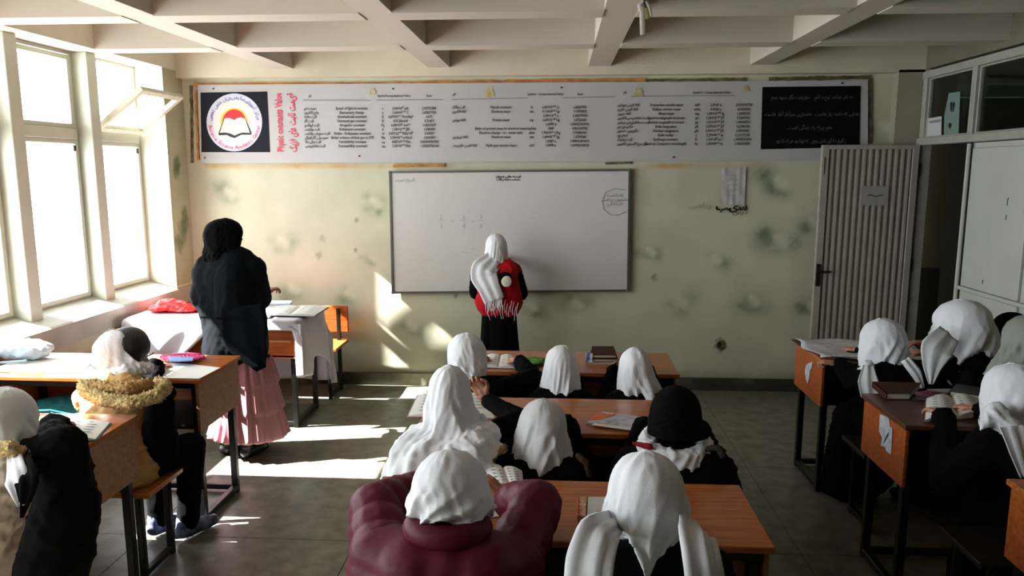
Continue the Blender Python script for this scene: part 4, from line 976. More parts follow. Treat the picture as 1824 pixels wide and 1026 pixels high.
# nearest middle desk
open_book('notebook', 'open notebook between the hands of the student in the maroon jacket', ((862, 832), (930, 842), (932, 866), (880, 872)), Z, .010, nline=5, cat='notebook')
cd = empty('worksheet', tuple(onz(880, 905, Z)), 'white worksheet with a blue rectangle on the nearest middle desk', 'paper')
P = quadz(((860, 880), (898, 886), (893, 920), (850, 925)), Z); slab('sheet', P, Z, Z+.0015, paper, cd)
P = quadz(((873, 901), (889, 901), (889, 909), (872, 909)), Z+.0015); slab('blue_box', P, Z+.0015, Z+.0022, mat('blue_ink_box', srgb(60, 60, 160), .6), cd)
lines_on(quadz(((864, 884), (894, 889), (893, 899), (864, 897)), Z+.0015), Z+.0016, ink, cd, 3)
closed_book('notebook', 'white notebook with red flowered edge beside the lower right student', ((1046, 893), (1100, 894), (1096, 934), (1044, 932)), Z, .016, mat('notebook_white', srgb(206, 206, 204), .6), 'notebook')
fl_ = empty('flowered_case', tuple(onz(1036, 915, Z)), 'narrow red and cream flowered pencil case beside the white notebook', 'pencil case')
P = quadz(((1030, 895), (1044, 894), (1043, 930), (1029, 929)), Z); slab('case_body', P, Z, Z+.018, mat('flower_print', srgb(216, 196, 170), .6, col2=srgb(176, 60, 30), nscale=60), fl_)
MB().tube([tuple(np.array(list(P[0])+[Z+.0185])), tuple(np.array(list(P[3])+[Z+.0185]))], .0022, 6).build('zip', redp, fl_)
# window desk: newspapers
for i, (pts, lab, z) in enumerate(((((-60, 636), (165, 640), (150, 664), (-70, 662)), 'sunlit newspaper spread left of the student on the window desk', Z), (((150, 640), (330, 648), (392, 655), (350, 677), (190, 672)), 'sunlit newspaper spread right of the student on the window desk', Z+.0016))):
    e = empty('newspaper', tuple(onz(*pts[0], z)), lab, 'newspaper'); P = quadz(pts, z)
    P = [(max(-3.01, p[0]), min(4.09, max(3.60, p[1]))) for p in P]
    slab('sheet', P, z, z+.0014, paper, e); slab('sheet', [(p[0]+.004, p[1]-.003) for p in P], z+.0014, z+.002, paper2 if i == 2 else paper, e)
pk = pouch('pencil_case', 'pink and blue pencil case on the sunlit window desk', ((292, 633), (362, 636), (362, 647), (286, 647)), Z+.004, .03, mat('pink_case', srgb(206, 46, 120), .5, noise=.1), mat('zip_dark', srgb(90, 20, 60), .5), 3)
P = quadz(((300, 636), (345, 637), (343, 642), (302, 643)), Z+.034); slab('blue_patch', P, Z+.030, Z+.0365, mat('blue_patch', srgb(90, 130, 196), .5), pk)
pn = empty('pen', tuple(onz(262, 634, Z+.03)), 'black pen standing out of the hand of the student at the window desk', 'pen')
MB().tube([onz(258, 637, Z+.012), onz(273, 629, Z+.05)], .005, 8).build('barrel', black_metal, pn); MB().tube([onz(258, 637, Z+.012), onz(255, 638.5, Z+.003)], [.005, .001], 8).build('tip', black_metal, pn)
def bag(name, label, prims, m, seed=0, cat='bag', amp=.006, wl=.12, voxel=.010, straps=None):
    V, Fc, Nn = blob(prims, voxel, 4); V = wrinkle(V, Nn, amp, wl, seed); c = V.mean(0)
    e = empty(name, (c[0], c[1], V[:, 2].min()), label, cat); vobj('bag_body', (V, Fc), m, e)
    if straps: MB().tube(straps, .007, 6).build('strap', m, e)
    return e
c_ = onz(40, 640, Z)
bag('school_bag', 'pale blue and white bag lying on the window desk at the left edge', [('e', (c_[0]-.02, c_[1]+.02, Z+.055), (.19, .12, .055)), ('e', (c_[0]+.05, c_[1], Z+.05), (.12, .10, .05))], cloth('bag_pale_blue', (176, 196, 214)), 2, straps=[(c_[0]-.15, c_[1]-.08, Z+.03), (c_[0]-.05, c_[1]-.13, Z+.012), (c_[0]+.1, c_[1]-.1, Z+.02)])
bag('school_bag', 'dark teal bag pushed into the shelf of the window desk', [('e', (-2.62, 3.74, .60), (.22, .12, .052)), ('e', (-2.5, 3.70, .59), (.14, .08, .045))], cloth('bag_teal', (16, 84, 92)), 4, straps=[(-2.8, 3.63, .60), (-2.62, 3.60, .62), (-2.45, 3.62, .58)])
bag('red_pouch', 'small red pouch in the shelf of the window desk beside the beige jacket', [('e', (-2.27, 3.66, .60), (.035, .03, .05))], cloth('pouch_red', (186, 24, 44)), 5, amp=.002)
# nearest window desk: notebook
open_book('notebook', 'sunlit open notebook on the nearest window-side desk', ((60, 752), (196, 755), (170, 785), (20, 790)), Z, .010, nline=6, cat='notebook')
# teacher desk
cc = onz(312, 548, .87)
e = bag('red_cloth', 'red folded cloth lying on the teacher desk beside the window sill', [('e', (-2.93, 5.42, .835), (.13, .2, .03)), ('e', (-2.78, 5.38, .83), (.16, .13, .025)), ('e', (-2.98, 5.5, .85), (.08, .1, .03))], cloth('red_shiny_cloth', (214, 26, 34), .5), 6, cat='cloth', amp=.008)
open_book('register', 'open white register on the teacher desk beside the teacher', ((486, 548), (585, 548), (560, 564), (475, 562)), .815, .012, mat('register_cover', srgb(60, 60, 70), .6), nline=4)
open_book('book', 'open book with pale pages at the left of the teacher desk register', ((440, 551), (496, 551), (480, 566), (425, 564)), .815, .014, nline=4)
closed_book('book', 'pale blue booklet at the back of the teacher desk', ((470, 540), (520, 540), (516, 547), (466, 547)), .815, .02, mat('pale_blue_cover', srgb(160, 176, 216), .5))
# door-side desks
pmt = empty('desk_mat', tuple(onz(1470, 625, Z)), 'black mat edge lying under the newspaper on the front door-side desk', 'mat')
P = [(1.46, 4.69), (2.2, 4.69), (2.2, 4.24), (1.62, 4.17), (1.46, 4.40)]; slab('mat_sheet', P, Z, Z+.004, black_metal, pmt)
nsp = empty('newspaper', (1.75, 4.4, Z), 'newspaper sheets spread over the front desk on the door side', 'newspaper')
V = []; Fc = []; n = 18
for j in range(n+1):
    for i in range(n+1):
        x = 1.47+.66*i/n; y = 4.19+.49*j/n; V.append((x+.02*math.sin(j*.5), y, Z+.008+.007*(1+math.sin(i*.8+j*.5))*(.4+.6*math.cos(j*.3)**2)))
for j in range(n):
    for i in range(n): Fc.append((j*(n+1)+i, j*(n+1)+i+1, (j+1)*(n+1)+i+1, (j+1)*(n+1)+i))
o = link('sheet', mesh('sheet', V, Fc), paper2, nsp, True, True); o.modifiers.new('t', 'SOLIDIFY').thickness = .001
Q = quadz(((1468, 612), (1532, 616), (1528, 636), (1486, 634)), Z+.026); slab('sheet', Q, Z+.0235, Z+.0245, paper2, nsp)
MB().tube([onz(1508, 626, Z+.03), onz(1526, 628, Z+.03)], .0045, 6).build('pencil', black_metal, nsp)
closed_book('book', 'closed dark brown book with pale page edges on the second door-side desk', ((1553, 690), (1640, 692), (1620, 712), (1578, 712)), Z, .03, brown)
open_book('book', 'large open book on the second door-side desk', ((1650, 712), (1738, 712), (1765, 742), (1648, 752)), Z, .014, mat('book_edge_cover', srgb(120, 110, 90), .6), nline=7, lift=.018)
closed_book('book', 'dark book with white page edges at the back of the second door-side desk', ((1702, 692), (1752, 700), (1752, 716), (1690, 706)), Z+.0, .026, mat('near_black_cover', srgb(28, 22, 24), .4))
bag('pencil_case', 'dull pink pencil case behind the open book on the second door-side desk', [('e', tuple(onz(1655, 703, Z+.02)), (.07, .03, .02))], cloth('dull_pink', (104, 60, 76)), 8, 'pencil case', .003, .05, .006)
closed_book('notebook', 'thin pale notebook behind the open book on the second door-side desk', ((1650, 696), (1700, 696), (1690, 702), (1655, 702)), Z+.0, .010, mat('pale_cover2', srgb(150, 150, 160), .6), 'notebook')
# ================================================================ the people
def dn(v, z=.108): return Vector(v)-Vector((0, 0, z))
SEATED = 'students seated in rows'
# --- front middle desk
p = Person('student in rounded white veil at the left end of the front middle desk, leaning right', dn(P3(831, 593, 3.64)), .1, hip=(-.36, 3.50, .50), pitch=22, roll=-6, sw=.14, wr=(-.20, 3.92, .84), er=(-.12, 3.72, .80), wl=(-.42, 3.94, .84), group=SEATED)
p.coat(black_cloth, seed=1).legs(black_cloth).veil([(-.04, 0, 0, .100, .10, .118, .004), (-.085, .01, -.01, .090, .09, .106, .006), (-.12, .02, -.02, .076, .08, .090, .008)], folds=(4, 7), seed=1, hem=lambda t: -.015*np.cos(t+.8))
p = Person('student in white veil with wide collar at the centre of the front middle desk', dn(P3(1000, 615, 3.66)), 0, hip=(.03, 3.50, .48), pitch=20, sw=.10, group=SEATED)
p.coat(black_cloth, seed=2).legs(black_cloth).veil([(-.05, 0, 0, .098, .10, .112, .003), (-.11, 0, -.01, .102, .10, .114, .008), (-.14, .0, -.02, .100, .10, .112, .008), (-.16, 0, -.06, .145, .16, .14, .004), (-.215, 0, -.10, .190, .20, .165, .005)], dome=(.086, .112, .108, .12), folds=(3, 6), seed=2)
p = Person('student in long creased white veil at the right end of the front middle desk', dn(P3(1133, 619, 3.64)), 0, hip=(.42, 3.49, .48), pitch=18, roll=-4, sw=.14, group=SEATED)
p.coat(black_cloth, seed=3).legs(black_cloth).veil([(-.05, .005, 0, .100, .10, .115, .004), (-.12, .02, -.01, .118, .10, .118, .010), (-.19, .03, -.02, .148, .13, .15, .014), (-.27, .03, -.03, .195, .17, .19, .014)], dome=(.086, .112, .108, .12), folds=(6, 11), seed=3)
# --- second middle desk
p = Person('student in long white shoulder veil, right hand raised to the face, second middle desk', dn(P3(800, 651, 2.74)), .05, hip=(-.40, 2.60, .50), pitch=10, sw=.05, er=P3(926, 748, 2.86), wr=P3(866, 712, 3.02), hr=(-.35, .0, .6), pr=(0, 1, .2), curl=.9, wl=(-.52, 3.06, .84), group=SEATED)
p.coat(black_cloth, seed=4, g=.014, amp=.003).legs(black_cloth).veil([(-.06, .0, 0, .098, .10, .112, .004), (-.12, .01, -.01, .108, .11, .12, .008), (-.145, -.01, -.06, .160, .16, .14, .008), (-.19, -.015, -.095, .195, .19, .165, .010), (-.27, -.015, -.115, .215, .21, .185, .012), (-.33, -.015, -.12, .218, .21, .19, .012)],
    dome=(.084, .112, .108, .12), folds=(5, 9), seed=14, hem=lambda t: .12*np.sin(t)*(np.sin(t) > 0)-.03*np.exp(-((t-math.pi)/.45)**2)+.03)
p = Person('student in plain white veil and black coat with tan fur collar, second middle desk', dn(P3(966, 711, 2.74)), 0, hip=(-.04, 2.58, .46), pitch=24, roll=3, sw=.155, group=SEATED)
tan_fur = mat('tan_fur', srgb(176, 140, 84), .95, noise=.4, nscale=60, bump=.9, bscale=140)
p.coat(black_cloth, g=.036, seed=5, amp=.005).legs(black_cloth).veil([(-.04, 0, 0, .106, .10, .118, .004), (-.09, 0, -.01, .113, .10, .124, .007), (-.13, .0, -.02, .118, .10, .128, .010)], dome=(.096, .112, .108, .12), folds=(4, 7), seed=5, hem=lambda t: -.02*np.cos(2*t))
def fur_arc(p, pts, r=.018, m=tan_fur, name='fur_trim', seed=0):
    b = [('c', pts[i], pts[i+1], r, r) for i in range(len(pts)-1)]; V, Fc, Nn = blob(b, .007, 1); V = wrinkle(V, Nn, r*.35, .022, seed); vobj(name, (V, Fc), m, p.root)
fur_arc(p, [P3(899, 798, 2.60), P3(884, 806, 2.58), P3(875, 822, 2.57), P3(871, 838, 2.58)], .016); fur_arc(p, [P3(1030, 812, 2.60), P3(1044, 824, 2.59), P3(1050, 846, 2.60)], .014, mat('brown_fur', srgb(70, 50, 30), .95, bump=.9, bscale=140))
p = Person('student in black head covering with white scarf round the neck, second middle desk', dn(P3(1205, 687, 2.72)), -.1, hip=(.52, 2.58, .48), pitch=10, sw=.165, group=SEATED)
p.coat(black_cloth, g=.034, seed=6).legs(black_cloth)
V, Fc = scarf(p.hc, p.hy, [(-.02, 0, 0, .098, .09, .12, .002), (-.04, .003, -.0, .103, .09, .127, .002), (-.07, .010, -.0, .114, .09, .137, .001)], dome=(.095, .108, .106, .12), pitch=10, folds=(3, 5), seed=6, face=(50, -.2, .05))
solid(vobj('head_covering', (V, Fc), black_cloth, p.root), .004)
V, Fc, Nn = blob([('c', p.hc+Vector((a*.105*math.cos(t), .10*math.sin(t)-.035, -.102+.02*math.sin(t))), p.hc+Vector((a*.105*math.cos(t+.4), .10*math.sin(t+.4)-.035, -.115+.02*math.sin(t+.4))), .040, .040) for a in (1,) for t in np.arange(0, 6.3, .4)]+[('e', p.hc+Vector((.0, -.14, -.15)), (.09, .035, .05)), ('e', p.hc+Vector((-.10, -.06, -.115)), (.05, .06, .03))], .009, 3)
V = wrinkle(V, Nn, .008, .06, 3, (0, .2, 1)); vobj('neck_scarf', (V, Fc), white_cloth, p.root)
V, Fc, Nn = blob([('c', P3(1128, 789, 2.66), P3(1158, 796, 2.60), .008, .014)], .008, 2); vobj('red_collar', (V, Fc), cloth('red_collar', (116, 10, 24)), p.root)
fur_arc(p, [P3(1262, 800, 2.60), P3(1279, 797, 2.58), P3(1288, 803, 2.58), P3(1286, 812, 2.58)], .014, mat('dark_fur', srgb(44, 38, 28), .95, bump=.9, bscale=140))
# --- nearest middle desk
maroon = mat('maroon_nylon', srgb(84, 10, 36), .55, spec=.22, noise=.1, bump=.1, bscale=40)
def smooth_arc(p, pts, r, m, name):
    V, Fc, Nn = blob([('c', pts[i], pts[i+1], r, r) for i in range(len(pts)-1)], .008, 5); vobj(name, (V, Fc), m, p.root)
p = Person('student in white veil and puffy maroon jacket, elbows spread on the nearest desk', dn(P3(801, 803, 1.86)), 0, hip=(-.25, 1.70, .50), pitch=26, sw=.17, el=P3(668, 905, 2.02), er=P3(958, 898, 2.02), wl=P3(745, 872, 2.24), wr=P3(905, 893, 2.16), hr=(-.35, .12, .28), pr=(.2, -.3, 1), curl=.55, hl=(.5, .3, -.1), group=SEATED)
def puffer(p, sd, r0, r1, m, n=9):
    pr = []; pts = [p.sh[sd], p.el[sd], lerp(p.el[sd], p.wr[sd], .88)]
    for a, b, ra, rb in ((pts[0], pts[1], r0, (r0+r1)/2), (pts[1], pts[2], (r0+r1)/2, r1)):
        L = (b-a).length; k = max(3, int(L/.055))
        for i in range(k+1):
            t = i/k; q = lerp(a, b, t); d = (b-a).normalized()*.012; r = ra*(1-t)+rb*t; pr.append(('c', q-d, q+d, r, r))
        pr.append(('c', a, b, ra*.80, rb*.80))
    V, Fc, Nn = blob([('c', pts[0], pts[1], r0, (r0+r1)/2), ('c', pts[1], pts[2], (r0+r1)/2, r1)], .009, 3)
    A_, B_, C_ = [np.array(q) for q in pts]; s1 = np.clip(((V-A_) @ (B_-A_))/((B_-A_) @ (B_-A_)), 0, 1); s2 = np.clip(((V-B_) @ (C_-B_))/((C_-B_) @ (C_-B_)), 0, 1)
    d1 = np.linalg.norm(V-(A_+s1[:, None]*(B_-A_)), axis=1); d2 = np.linalg.norm(V-(B_+s2[:, None]*(C_-B_)), axis=1)
    L1 = np.linalg.norm(B_-A_); s_ = np.where(d1 < d2, s1*L1, L1+s2*np.linalg.norm(C_-B_))
    V = V+Nn*(.010*np.abs(np.sin(math.pi*s_/.078))**.4-.006)[:, None]; V = wrinkle(V, Nn, .0018, .05, 5+sd, (0, 0, 1)); vobj('sleeve', (V, Fc), m, p.root)
p.sh[-1] = p.sh[-1]+Vector((-.02, 0, .01)); p.coat(maroon, g=.05, seed=7, sleeves=False, amp=.003, wl=.2, name='jacket', rib=.012)
puffer(p, -1, .088, .062, maroon); puffer(p, 1, .085, .058, maroon); p.legs(black_cloth)
smooth_arc(p, [p.neck+Vector((.085*math.cos(t), .065*math.sin(t)-.02, .055)) for t in np.arange(2.9, 6.6, .35)], .034, maroon, 'collar')
p.veil([(-.02, 0, 0, .114, .11, .122, .003), (-.045, .0, .005, .116, .11, .118, .006), (-.068, -.003, .008, .106, .10, .102, .009), (-.082, -.005, .01, .094, .09, .085, .010)], dome=(.104, .118, .108, .125), folds=(6, 11), seed=7, hem=lambda t: -.008*np.cos(5*t))
p = Person('student in smooth white veil with ends over both shoulders, right half of nearest desk', dn(P3(1153, 806, 1.84)), 0, hip=(.26, 1.70, .50), pitch=22, sw=.165, group=SEATED)
p.coat(black_cloth, g=.03, seed=8).legs(black_cloth).veil([(-.03, .0, 0, .110, .11, .122, .003), (-.07, 0, -.0, .110, .11, .122, .005), (-.105, 0, -.01, .094, .10, .114, .008), (-.13, 0, -.02, .066, .09, .108, .010)], dome=(.100, .115, .108, .122), folds=(4, 7), seed=8, hem=lambda t: -.055*np.exp(-((t-math.pi)/.35)**2)+.03)
p.tail([P3(1098, 925, 1.80), P3(1066, 948, 1.66), P3(1050, 1000, 1.60), P3(1045, 1080, 1.60)], [.05, .10, .11, .11], nrm=(-.2, -1, .5), seed=1)
p.tail([P3(1218, 925, 1.80), P3(1240, 950, 1.66), P3(1250, 1000, 1.60), P3(1262, 1080, 1.60)], [.05, .09, .09, .10], nrm=(.2, -1, .5), seed=2)
# --- window side
beige = mat('beige_jacket_cloth', srgb(178, 142, 88), .85, noise=.16, nscale=9, bump=.4, bscale=50); cream_fur = mat('cream_fur', srgb(214, 188, 130), .95, noise=.3, nscale=50, bump=.9, bscale=110)
denim = cloth('trainer_blue', (96, 108, 150))
p = Person('student in pointed white veil and beige fur-trimmed jacket at the sunlit window desk', P3(222, 622, 3.44), -.5, head_yaw=-1.0, hip=(-2.00, 3.20, .50), pitch=8, sw=.15, wl=(-2.25, 3.76, .84), el=(-2.33, 3.5, .72), er=(-1.97, 3.42, .64), wr=(-2.12, 3.72, .83), kr=(-1.80, 3.45, .50), ar=(-1.86, 3.48, .09), kl=(-2.02, 3.52, .50), al=(-2.02, 3.50, .09), group=SEATED)
p.coat(beige, g=.045, seed=9, name='jacket', amp=.010, wl=.11, sleeve_mat=(beige, black_cloth), skirt=False).legs(black_cloth, g=.026, shoes=mat('trainer_upper', srgb(120, 130, 170), .6, col2=srgb(40, 44, 60), nscale=14))
nk = p.neck
fur_arc(p, [P3(150, 686, 3.20), P3(158, 700, 3.10), P3(190, 712, 3.03), P3(235, 718, 3.01), P3(278, 706, 3.06), P3(294, 692, 3.12), P3(284, 682, 3.22)], .036, cream_fur, 'fur_hood', 3)
fur_arc(p, [P3(165, 686, 3.16), P3(190, 690, 3.10), P3(228, 692, 3.07), P3(262, 684, 3.12)], .034, beige, 'hood_lining', 5)
V, Fc, Nn = blob([('c', P3(285, 715, 3.22), P3(284, 800, 3.24), .065, .09), ('c', P3(284, 800, 3.24), P3(262, 820, 3.24), .08, .06), ('c', P3(280, 700, 3.26), P3(300, 700, 3.3), .05, .04)], .012, 4); vobj('black_dress', (wrinkle(V, Nn, .006, .09, 2), Fc), black_cloth, p.root)
V, Fc, Nn = blob([('e', p.hc+Vector((.012, .012, .012)), (.098, .106, .098)), ('c', p.hc+Vector((.0, 0, -.03)), p.hc+Vector((0.0, -.0, -.08)), .085, .07)], .007, 3); vobj('hair', (V, Fc), hair_m, p.root)
# veil set back on the head: built round an axis tipped backwards
V, Fc = scarf(Vector((0, 0, 0)), 0, [(-.05, .0, .01, .108, .12, .122, .004), (-.10, .0, .03, .110, .13, .125, .007), (-.15, .0, .04, .10, .11, .11, .006)], dome=(.098, .105, .105, .120), pitch=0, folds=(3, 5), seed=9, face=(72, -.5, .2), hem=lambda t: -.01*np.cos(t))
p_m = Matrix.Translation(p.hc+Vector((-.016, -.016, .004))) @ Matrix.Rotation(-1.1, 4, 'Z') @ Matrix.Rotation(math.radians(24), 4, 'X')
o = vobj('headscarf', xf((V, Fc), p_m), white_cloth, p.root); crease_obj(o, p, 9, 1.3); solid(o, .004)
V, Fc, Nn = blob([('c', P3(190, 662, 3.37), P3(225, 664, 3.36), .045, .045), ('c', P3(225, 660, 3.36), P3(262, 655, 3.42), .045, .035)], .008, 3); vobj('scarf_wrap', (wrinkle(V, Nn, .005, .05, 4), Fc), white_cloth, p.root)
cream_coat = mat('cream_vest_cloth', srgb(226, 208, 192), .85, noise=.1, nscale=6, bump=.3, bscale=40)
p = Person('student cut off by the left edge in a white veil, cream vest and black sleeves', dn(P3(0, 690, 2.42)), -.15, hip=(-2.05, 2.17, .50), pitch=20, sw=.17, er=P3(96, 835, 2.32), wr=(-1.97, 2.72, .85), group=SEATED)
p.coat(cream_coat, g=.05, seed=10, name='vest', sleeve_mat=black_cloth, amp=.008, extra=[('c', (-2.05, 2.12, .5), (-2.05, 2.12, .36), .17, .17)]).legs(black_cloth)
p.veil([(-.05, 0, 0, .112, .11, .125, .004), (-.12, .0, -.01, .112, .10, .125, .008), (-.18, .0, -.02, .10, .10, .12, .012)], folds=(4, 7), seed=10)
fur_arc(p, [P3(-20, 800, 2.25), P3(20, 798, 2.22), P3(38, 812, 2.24)], .03, cream_fur, 'fur_trim', 2)
p.tail([P3(25, 800, 2.28), P3(30, 850, 2.14), P3(42, 900, 2.12)], [.05, .08, .03], nrm=(.1, -1, .2), seed=3)
p.tail([P3(45, 805, 2.30), P3(50, 850, 2.13), P3(42, 920, 2.115)], [.05, .09, .01], m=black_cloth, nrm=(.1, -1, .2), seed=4, name='shawl_end')
V, Fc, Nn = blob([('c', P3(112, 800, 2.36), P3(120, 905, 2.25), .085, .10), ('c', P3(120, 905, 2.25), P3(95, 1010, 2.2), .11, .12), ('c', P3(60, 805, 2.36), P3(115, 800, 2.42), .06, .07)], .014, 5); vobj('black_shawl', (wrinkle(V, Nn, .006, .12, 2), Fc), black_cloth, p.root)
# --- teacher
p = Person('teacher standing in a black headscarf, long navy coat and pink skirt, back to the class', Vector(P3(400, 388, 4.62))-Vector((0, 0, .112)), -.35, head_yaw=-.85, hip=tuple(P3(418, 600, 4.62)), stand=True, sc_=1.0, pitch=4, sw=.185,
    sl=P3(374, 478, 4.60), sr=P3(448, 480, 4.60), el=P3(361, 530, 4.58), wl=P3(400, 545, 4.85), er=P3(462, 530, 4.72), wr=P3(466, 524, 4.86), hr=(.5, .6, .25), curl=.7)
p.coat(navy_cloth, g=.045, seed=11, amp=.0035, wl=.16, skirt=False, extra=[('c', P3(404, 560, 4.60), P3(404, 625, 4.56), .135, .155), ('c', P3(440, 560, 4.62), P3(440, 620, 4.60), .125, .14), ('c', P3(420, 480, 4.6), P3(425, 560, 4.6), .155, .15)])
p.tail([P3(430, 545, 4.47), P3(436, 600, 4.43), P3(466, 658, 4.42)], [.26, .28, .06], m=navy_cloth, nrm=(.3, -1, .1), name='coat_flap', seed=5, th=.01)
MB().tube([P3(358, 565, 4.42), P3(385, 567, 4.38), P3(410, 567, 4.40)], .006, 6).build('coat_belt', black_cloth, p.root)
V, Fc, Nn = blob([('c', P3(381, 575, 4.40), P3(379, 612, 4.38), .03, .03)], .01, 2)
# tiered skirt
def skirt(p, c, z0, z1, r0, r1, m, tiers=3, folds=22, name='skirt', seed=0, ec=(1, .8)):
    r = np.random.RandomState(seed); NT, NV = 132, 36; V = []; Fc = []; th_ = np.linspace(0, 2*math.pi, NT, endpoint=False); ph = r.uniform(0, 6, 3)
    for i in range(NV+1):
        t = i/NV; z = z0+(z1-z0)*t; rad = r0+(r1-r0)*t**.8; tt = (t*tiers) % 1; am = .006+.016*tt*t
        if tiers > 1: rad += .012*(tt if tt else 0)
        f = am*(np.sin(folds*th_+ph[0])+.5*np.sin((folds*1.7)//1*th_+ph[1])+.3*np.sin(3*th_+ph[2]))
        for k in range(NT): V.append((c[0]+(rad+f[k])*ec[0]*math.cos(th_[k]), c[1]+(rad+f[k])*ec[1]*math.sin(th_[k]), z))
    for i in range(NV):
        for k in range(NT): Fc.append((i*NT+k, (i+1)*NT+k, (i+1)*NT+(k+1) % NT, i*NT+(k+1) % NT))
    solid(vobj(name, (V, Fc), m, p.root), .004)
pinkc = cloth('pink_skirt_cloth', (170, 122, 132), noise=.08)
sc0 = P3(440, 640, 4.62)
skirt(p, (sc0.x-.01, 4.62), .66, .13, .165, .235, pinkc, 3, 20, seed=2)
p.legs(black_cloth, shoes=mat('black_shoe', srgb(10, 10, 10), .4))
V, Fc = scarf(p.hc, p.hy, [(-.06, 0, 0, .118, .10, .135, .003), (-.12, 0, -.01, .118, .11, .135, .006), (-.17, 0, -.02, .112, .11, .115, .006), (-.22, 0, -.02, .13, .13, .12, .004)], dome=(.112, .118, .112, .14), pitch=4, folds=(3, 5), seed=11)
o = vobj('headscarf', (V, Fc), black_cloth, p.root); crease_obj(o, p, 11, 1.2); solid(o, .004)
# --- girl at the whiteboard
vest_r = cloth('red_vest_cloth', (176, 14, 28))
p = Person('girl in white fringed scarf and red vest writing at the whiteboard', Vector(P3(884, 415, 5.88))-Vector((0, 0, .110)), .05, hip=tuple(P3(889, 545, 5.88)), stand=True, sc_=.86, pitch=6, sw=.15, wr=(-.42, 6.12, 1.10), er=P3(926, 522, 5.94), wl=(-.56, 6.04, .92), el=P3(850, 520, 5.90), hr=(0, 1, .4), group=None)
p.coat(vest_r, g=.032, seed=12, name='vest', sleeve_mat=black_cloth, skirt=False, amp=.005, extra=[('c', P3(874, 480, 5.86), P3(870, 536, 5.86), .088, .105), ('c', P3(904, 480, 5.86), P3(908, 536, 5.86), .088, .105), ('c', P3(868, 538, 5.86), P3(908, 538, 5.86), .105, .108)])
q0 = P3(889, 555, 5.88); skirt(p, (q0.x, 5.89), q0.z+.04, P3(889, 655, 5.88).z, .13, .155, black_cloth, 1, 7, seed=4, ec=(1, .75)); p.legs(black_cloth)
p.veil([(-.05, .0, 0, .094, .10, .112, .003), (-.11, -.005, -.01, .090, .10, .11, .006), (-.16, -.01, -.01, .10, .10, .115, .008), (-.205, -.01, -.01, .118, .12, .13, .008)], dome=(.088, .11, .108, .118), folds=(4, 7), seed=12)
pts = [P3(868, 475, 5.76), P3(862, 492, 5.72), P3(871, 512, 5.70), P3(881, 536, 5.70)]
p.tail([P3(880, 462, 5.79), P3(862, 480, 5.71)]+pts[1:], [.14, .20, .21, .17, .16], nrm=(-.1, -1, .15), seed=6, fa_=.010, folds=1.4)
for k in range(13):
    x = 865+2.4*k; yb = 534+2*math.sin(k*2); MB().tube([P3(x, yb-3, 5.695), P3(x+1.2*math.sin(k), yb+8, 5.692), P3(x+2*math.sin(k*1.7), yb+17+4*math.sin(k*2.3), 5.694)], .0045, 5).build('fringe', white_cloth, p.root)
yv = 5.692
V, Fc = ell_mesh(P3(902, 501, 5.700), (.042, .012, .045)); MB().add(V, Fc).build('appliqued_patch', cloth('cream_patch', (206, 200, 176)), p.root, True)
V, Fc = ell_mesh(P3(899, 497, 5.706), (.058, .012, .055)); MB().add(V, Fc).build('patch_outline', black_cloth, p.root, True)
for k in range(16):
    x = 866+3.8*k; a = 540+6*math.sin(k*1.9); MB().tube([P3(x, a, 5.715), P3(x-2+.5*(k-8)*-.2, a+12, 5.705), P3(x+(8-k)*.5, a+22+3*math.sin(k), 5.705)], .0022, 4).build('white_stitch', white_cloth, p.root)
mk = empty('marker_pen', (-.42, 6.22, 1.12), 'marker pen in the raised hand of the girl at the whiteboard', 'pen'); MB().tube([(-.425, 6.17, 1.13), (-.42, 6.235, 1.155)], .007, 8).build('barrel', black_metal, mk); MB().tube([(-.42, 6.235, 1.155), (-.419, 6.252, 1.161)], [.005, .002], 8).build('tip', mark, mk)
# --- door side
def dress(p):
    k = [p.kn[-1], p.kn[1]]; a = [p.an[-1], p.an[1]]; u = p.u
    return [('c', k[0], a[0]+u*.06, .10, .13), ('c', k[1], a[1]+u*.06, .10, .13), ('c', k[0], k[1], .09, .09), ('c', a[0]+u*.06, a[1]+u*.06, .12, .12), ('c', p.hip, (k[0]+k[1])/2, .15, .12), ('c', p.hip-u*.02, p.hip-u*.05-p.f*.06, .19, .19)]
p = Person('student in knotted white veil with fist on the front door-side desk', dn(P3(1575, 567, 4.06), .112), .45, hip=(1.86, 3.85, .50), pitch=14, sw=.15, el=P3(1520, 676, 4.02), wl=P3(1496, 650, 4.10), hl=(-.7, .25, .1), curl=1.25, group=SEATED)
p.coat(black_cloth, g=.032, seed=13, extra=dress(p)).legs(black_cloth).veil([(-.05, 0, 0, .122, .12, .130, .006), (-.12, -.01, -.01, .126, .12, .13, .010), (-.18, .0, -.03, .125, .10, .12, .012), (-.22, .03, -.03, .13, .10, .12, .012)], dome=(.115, .118, .112, .126), folds=(3, 6), seed=13, twist=2.2, hem=lambda t: .06*np.sin(t-.4)-.02)
V, Fc, Nn = blob([('e', P3(1546, 652, 3.90), (.035, .03, .035)), ('c', P3(1546, 652, 3.9), P3(1528, 657, 3.92), .018, .008)], .007, 3); vobj('scarf_knot', (wrinkle(V, Nn, .004, .03, 4), Fc), white_cloth, p.root)
p.tail([P3(1546, 652, 3.88), P3(1546, 680, 3.83), P3(1549, 706, 3.82)], [.05, .10, .085], nrm=(-.2, -1, .1), seed=7)
p.tail([P3(1612, 640, 3.90), P3(1632, 665, 3.86), P3(1642, 692, 3.84)], [.05, .055, .02], nrm=(.2, -1, .1), seed=8)
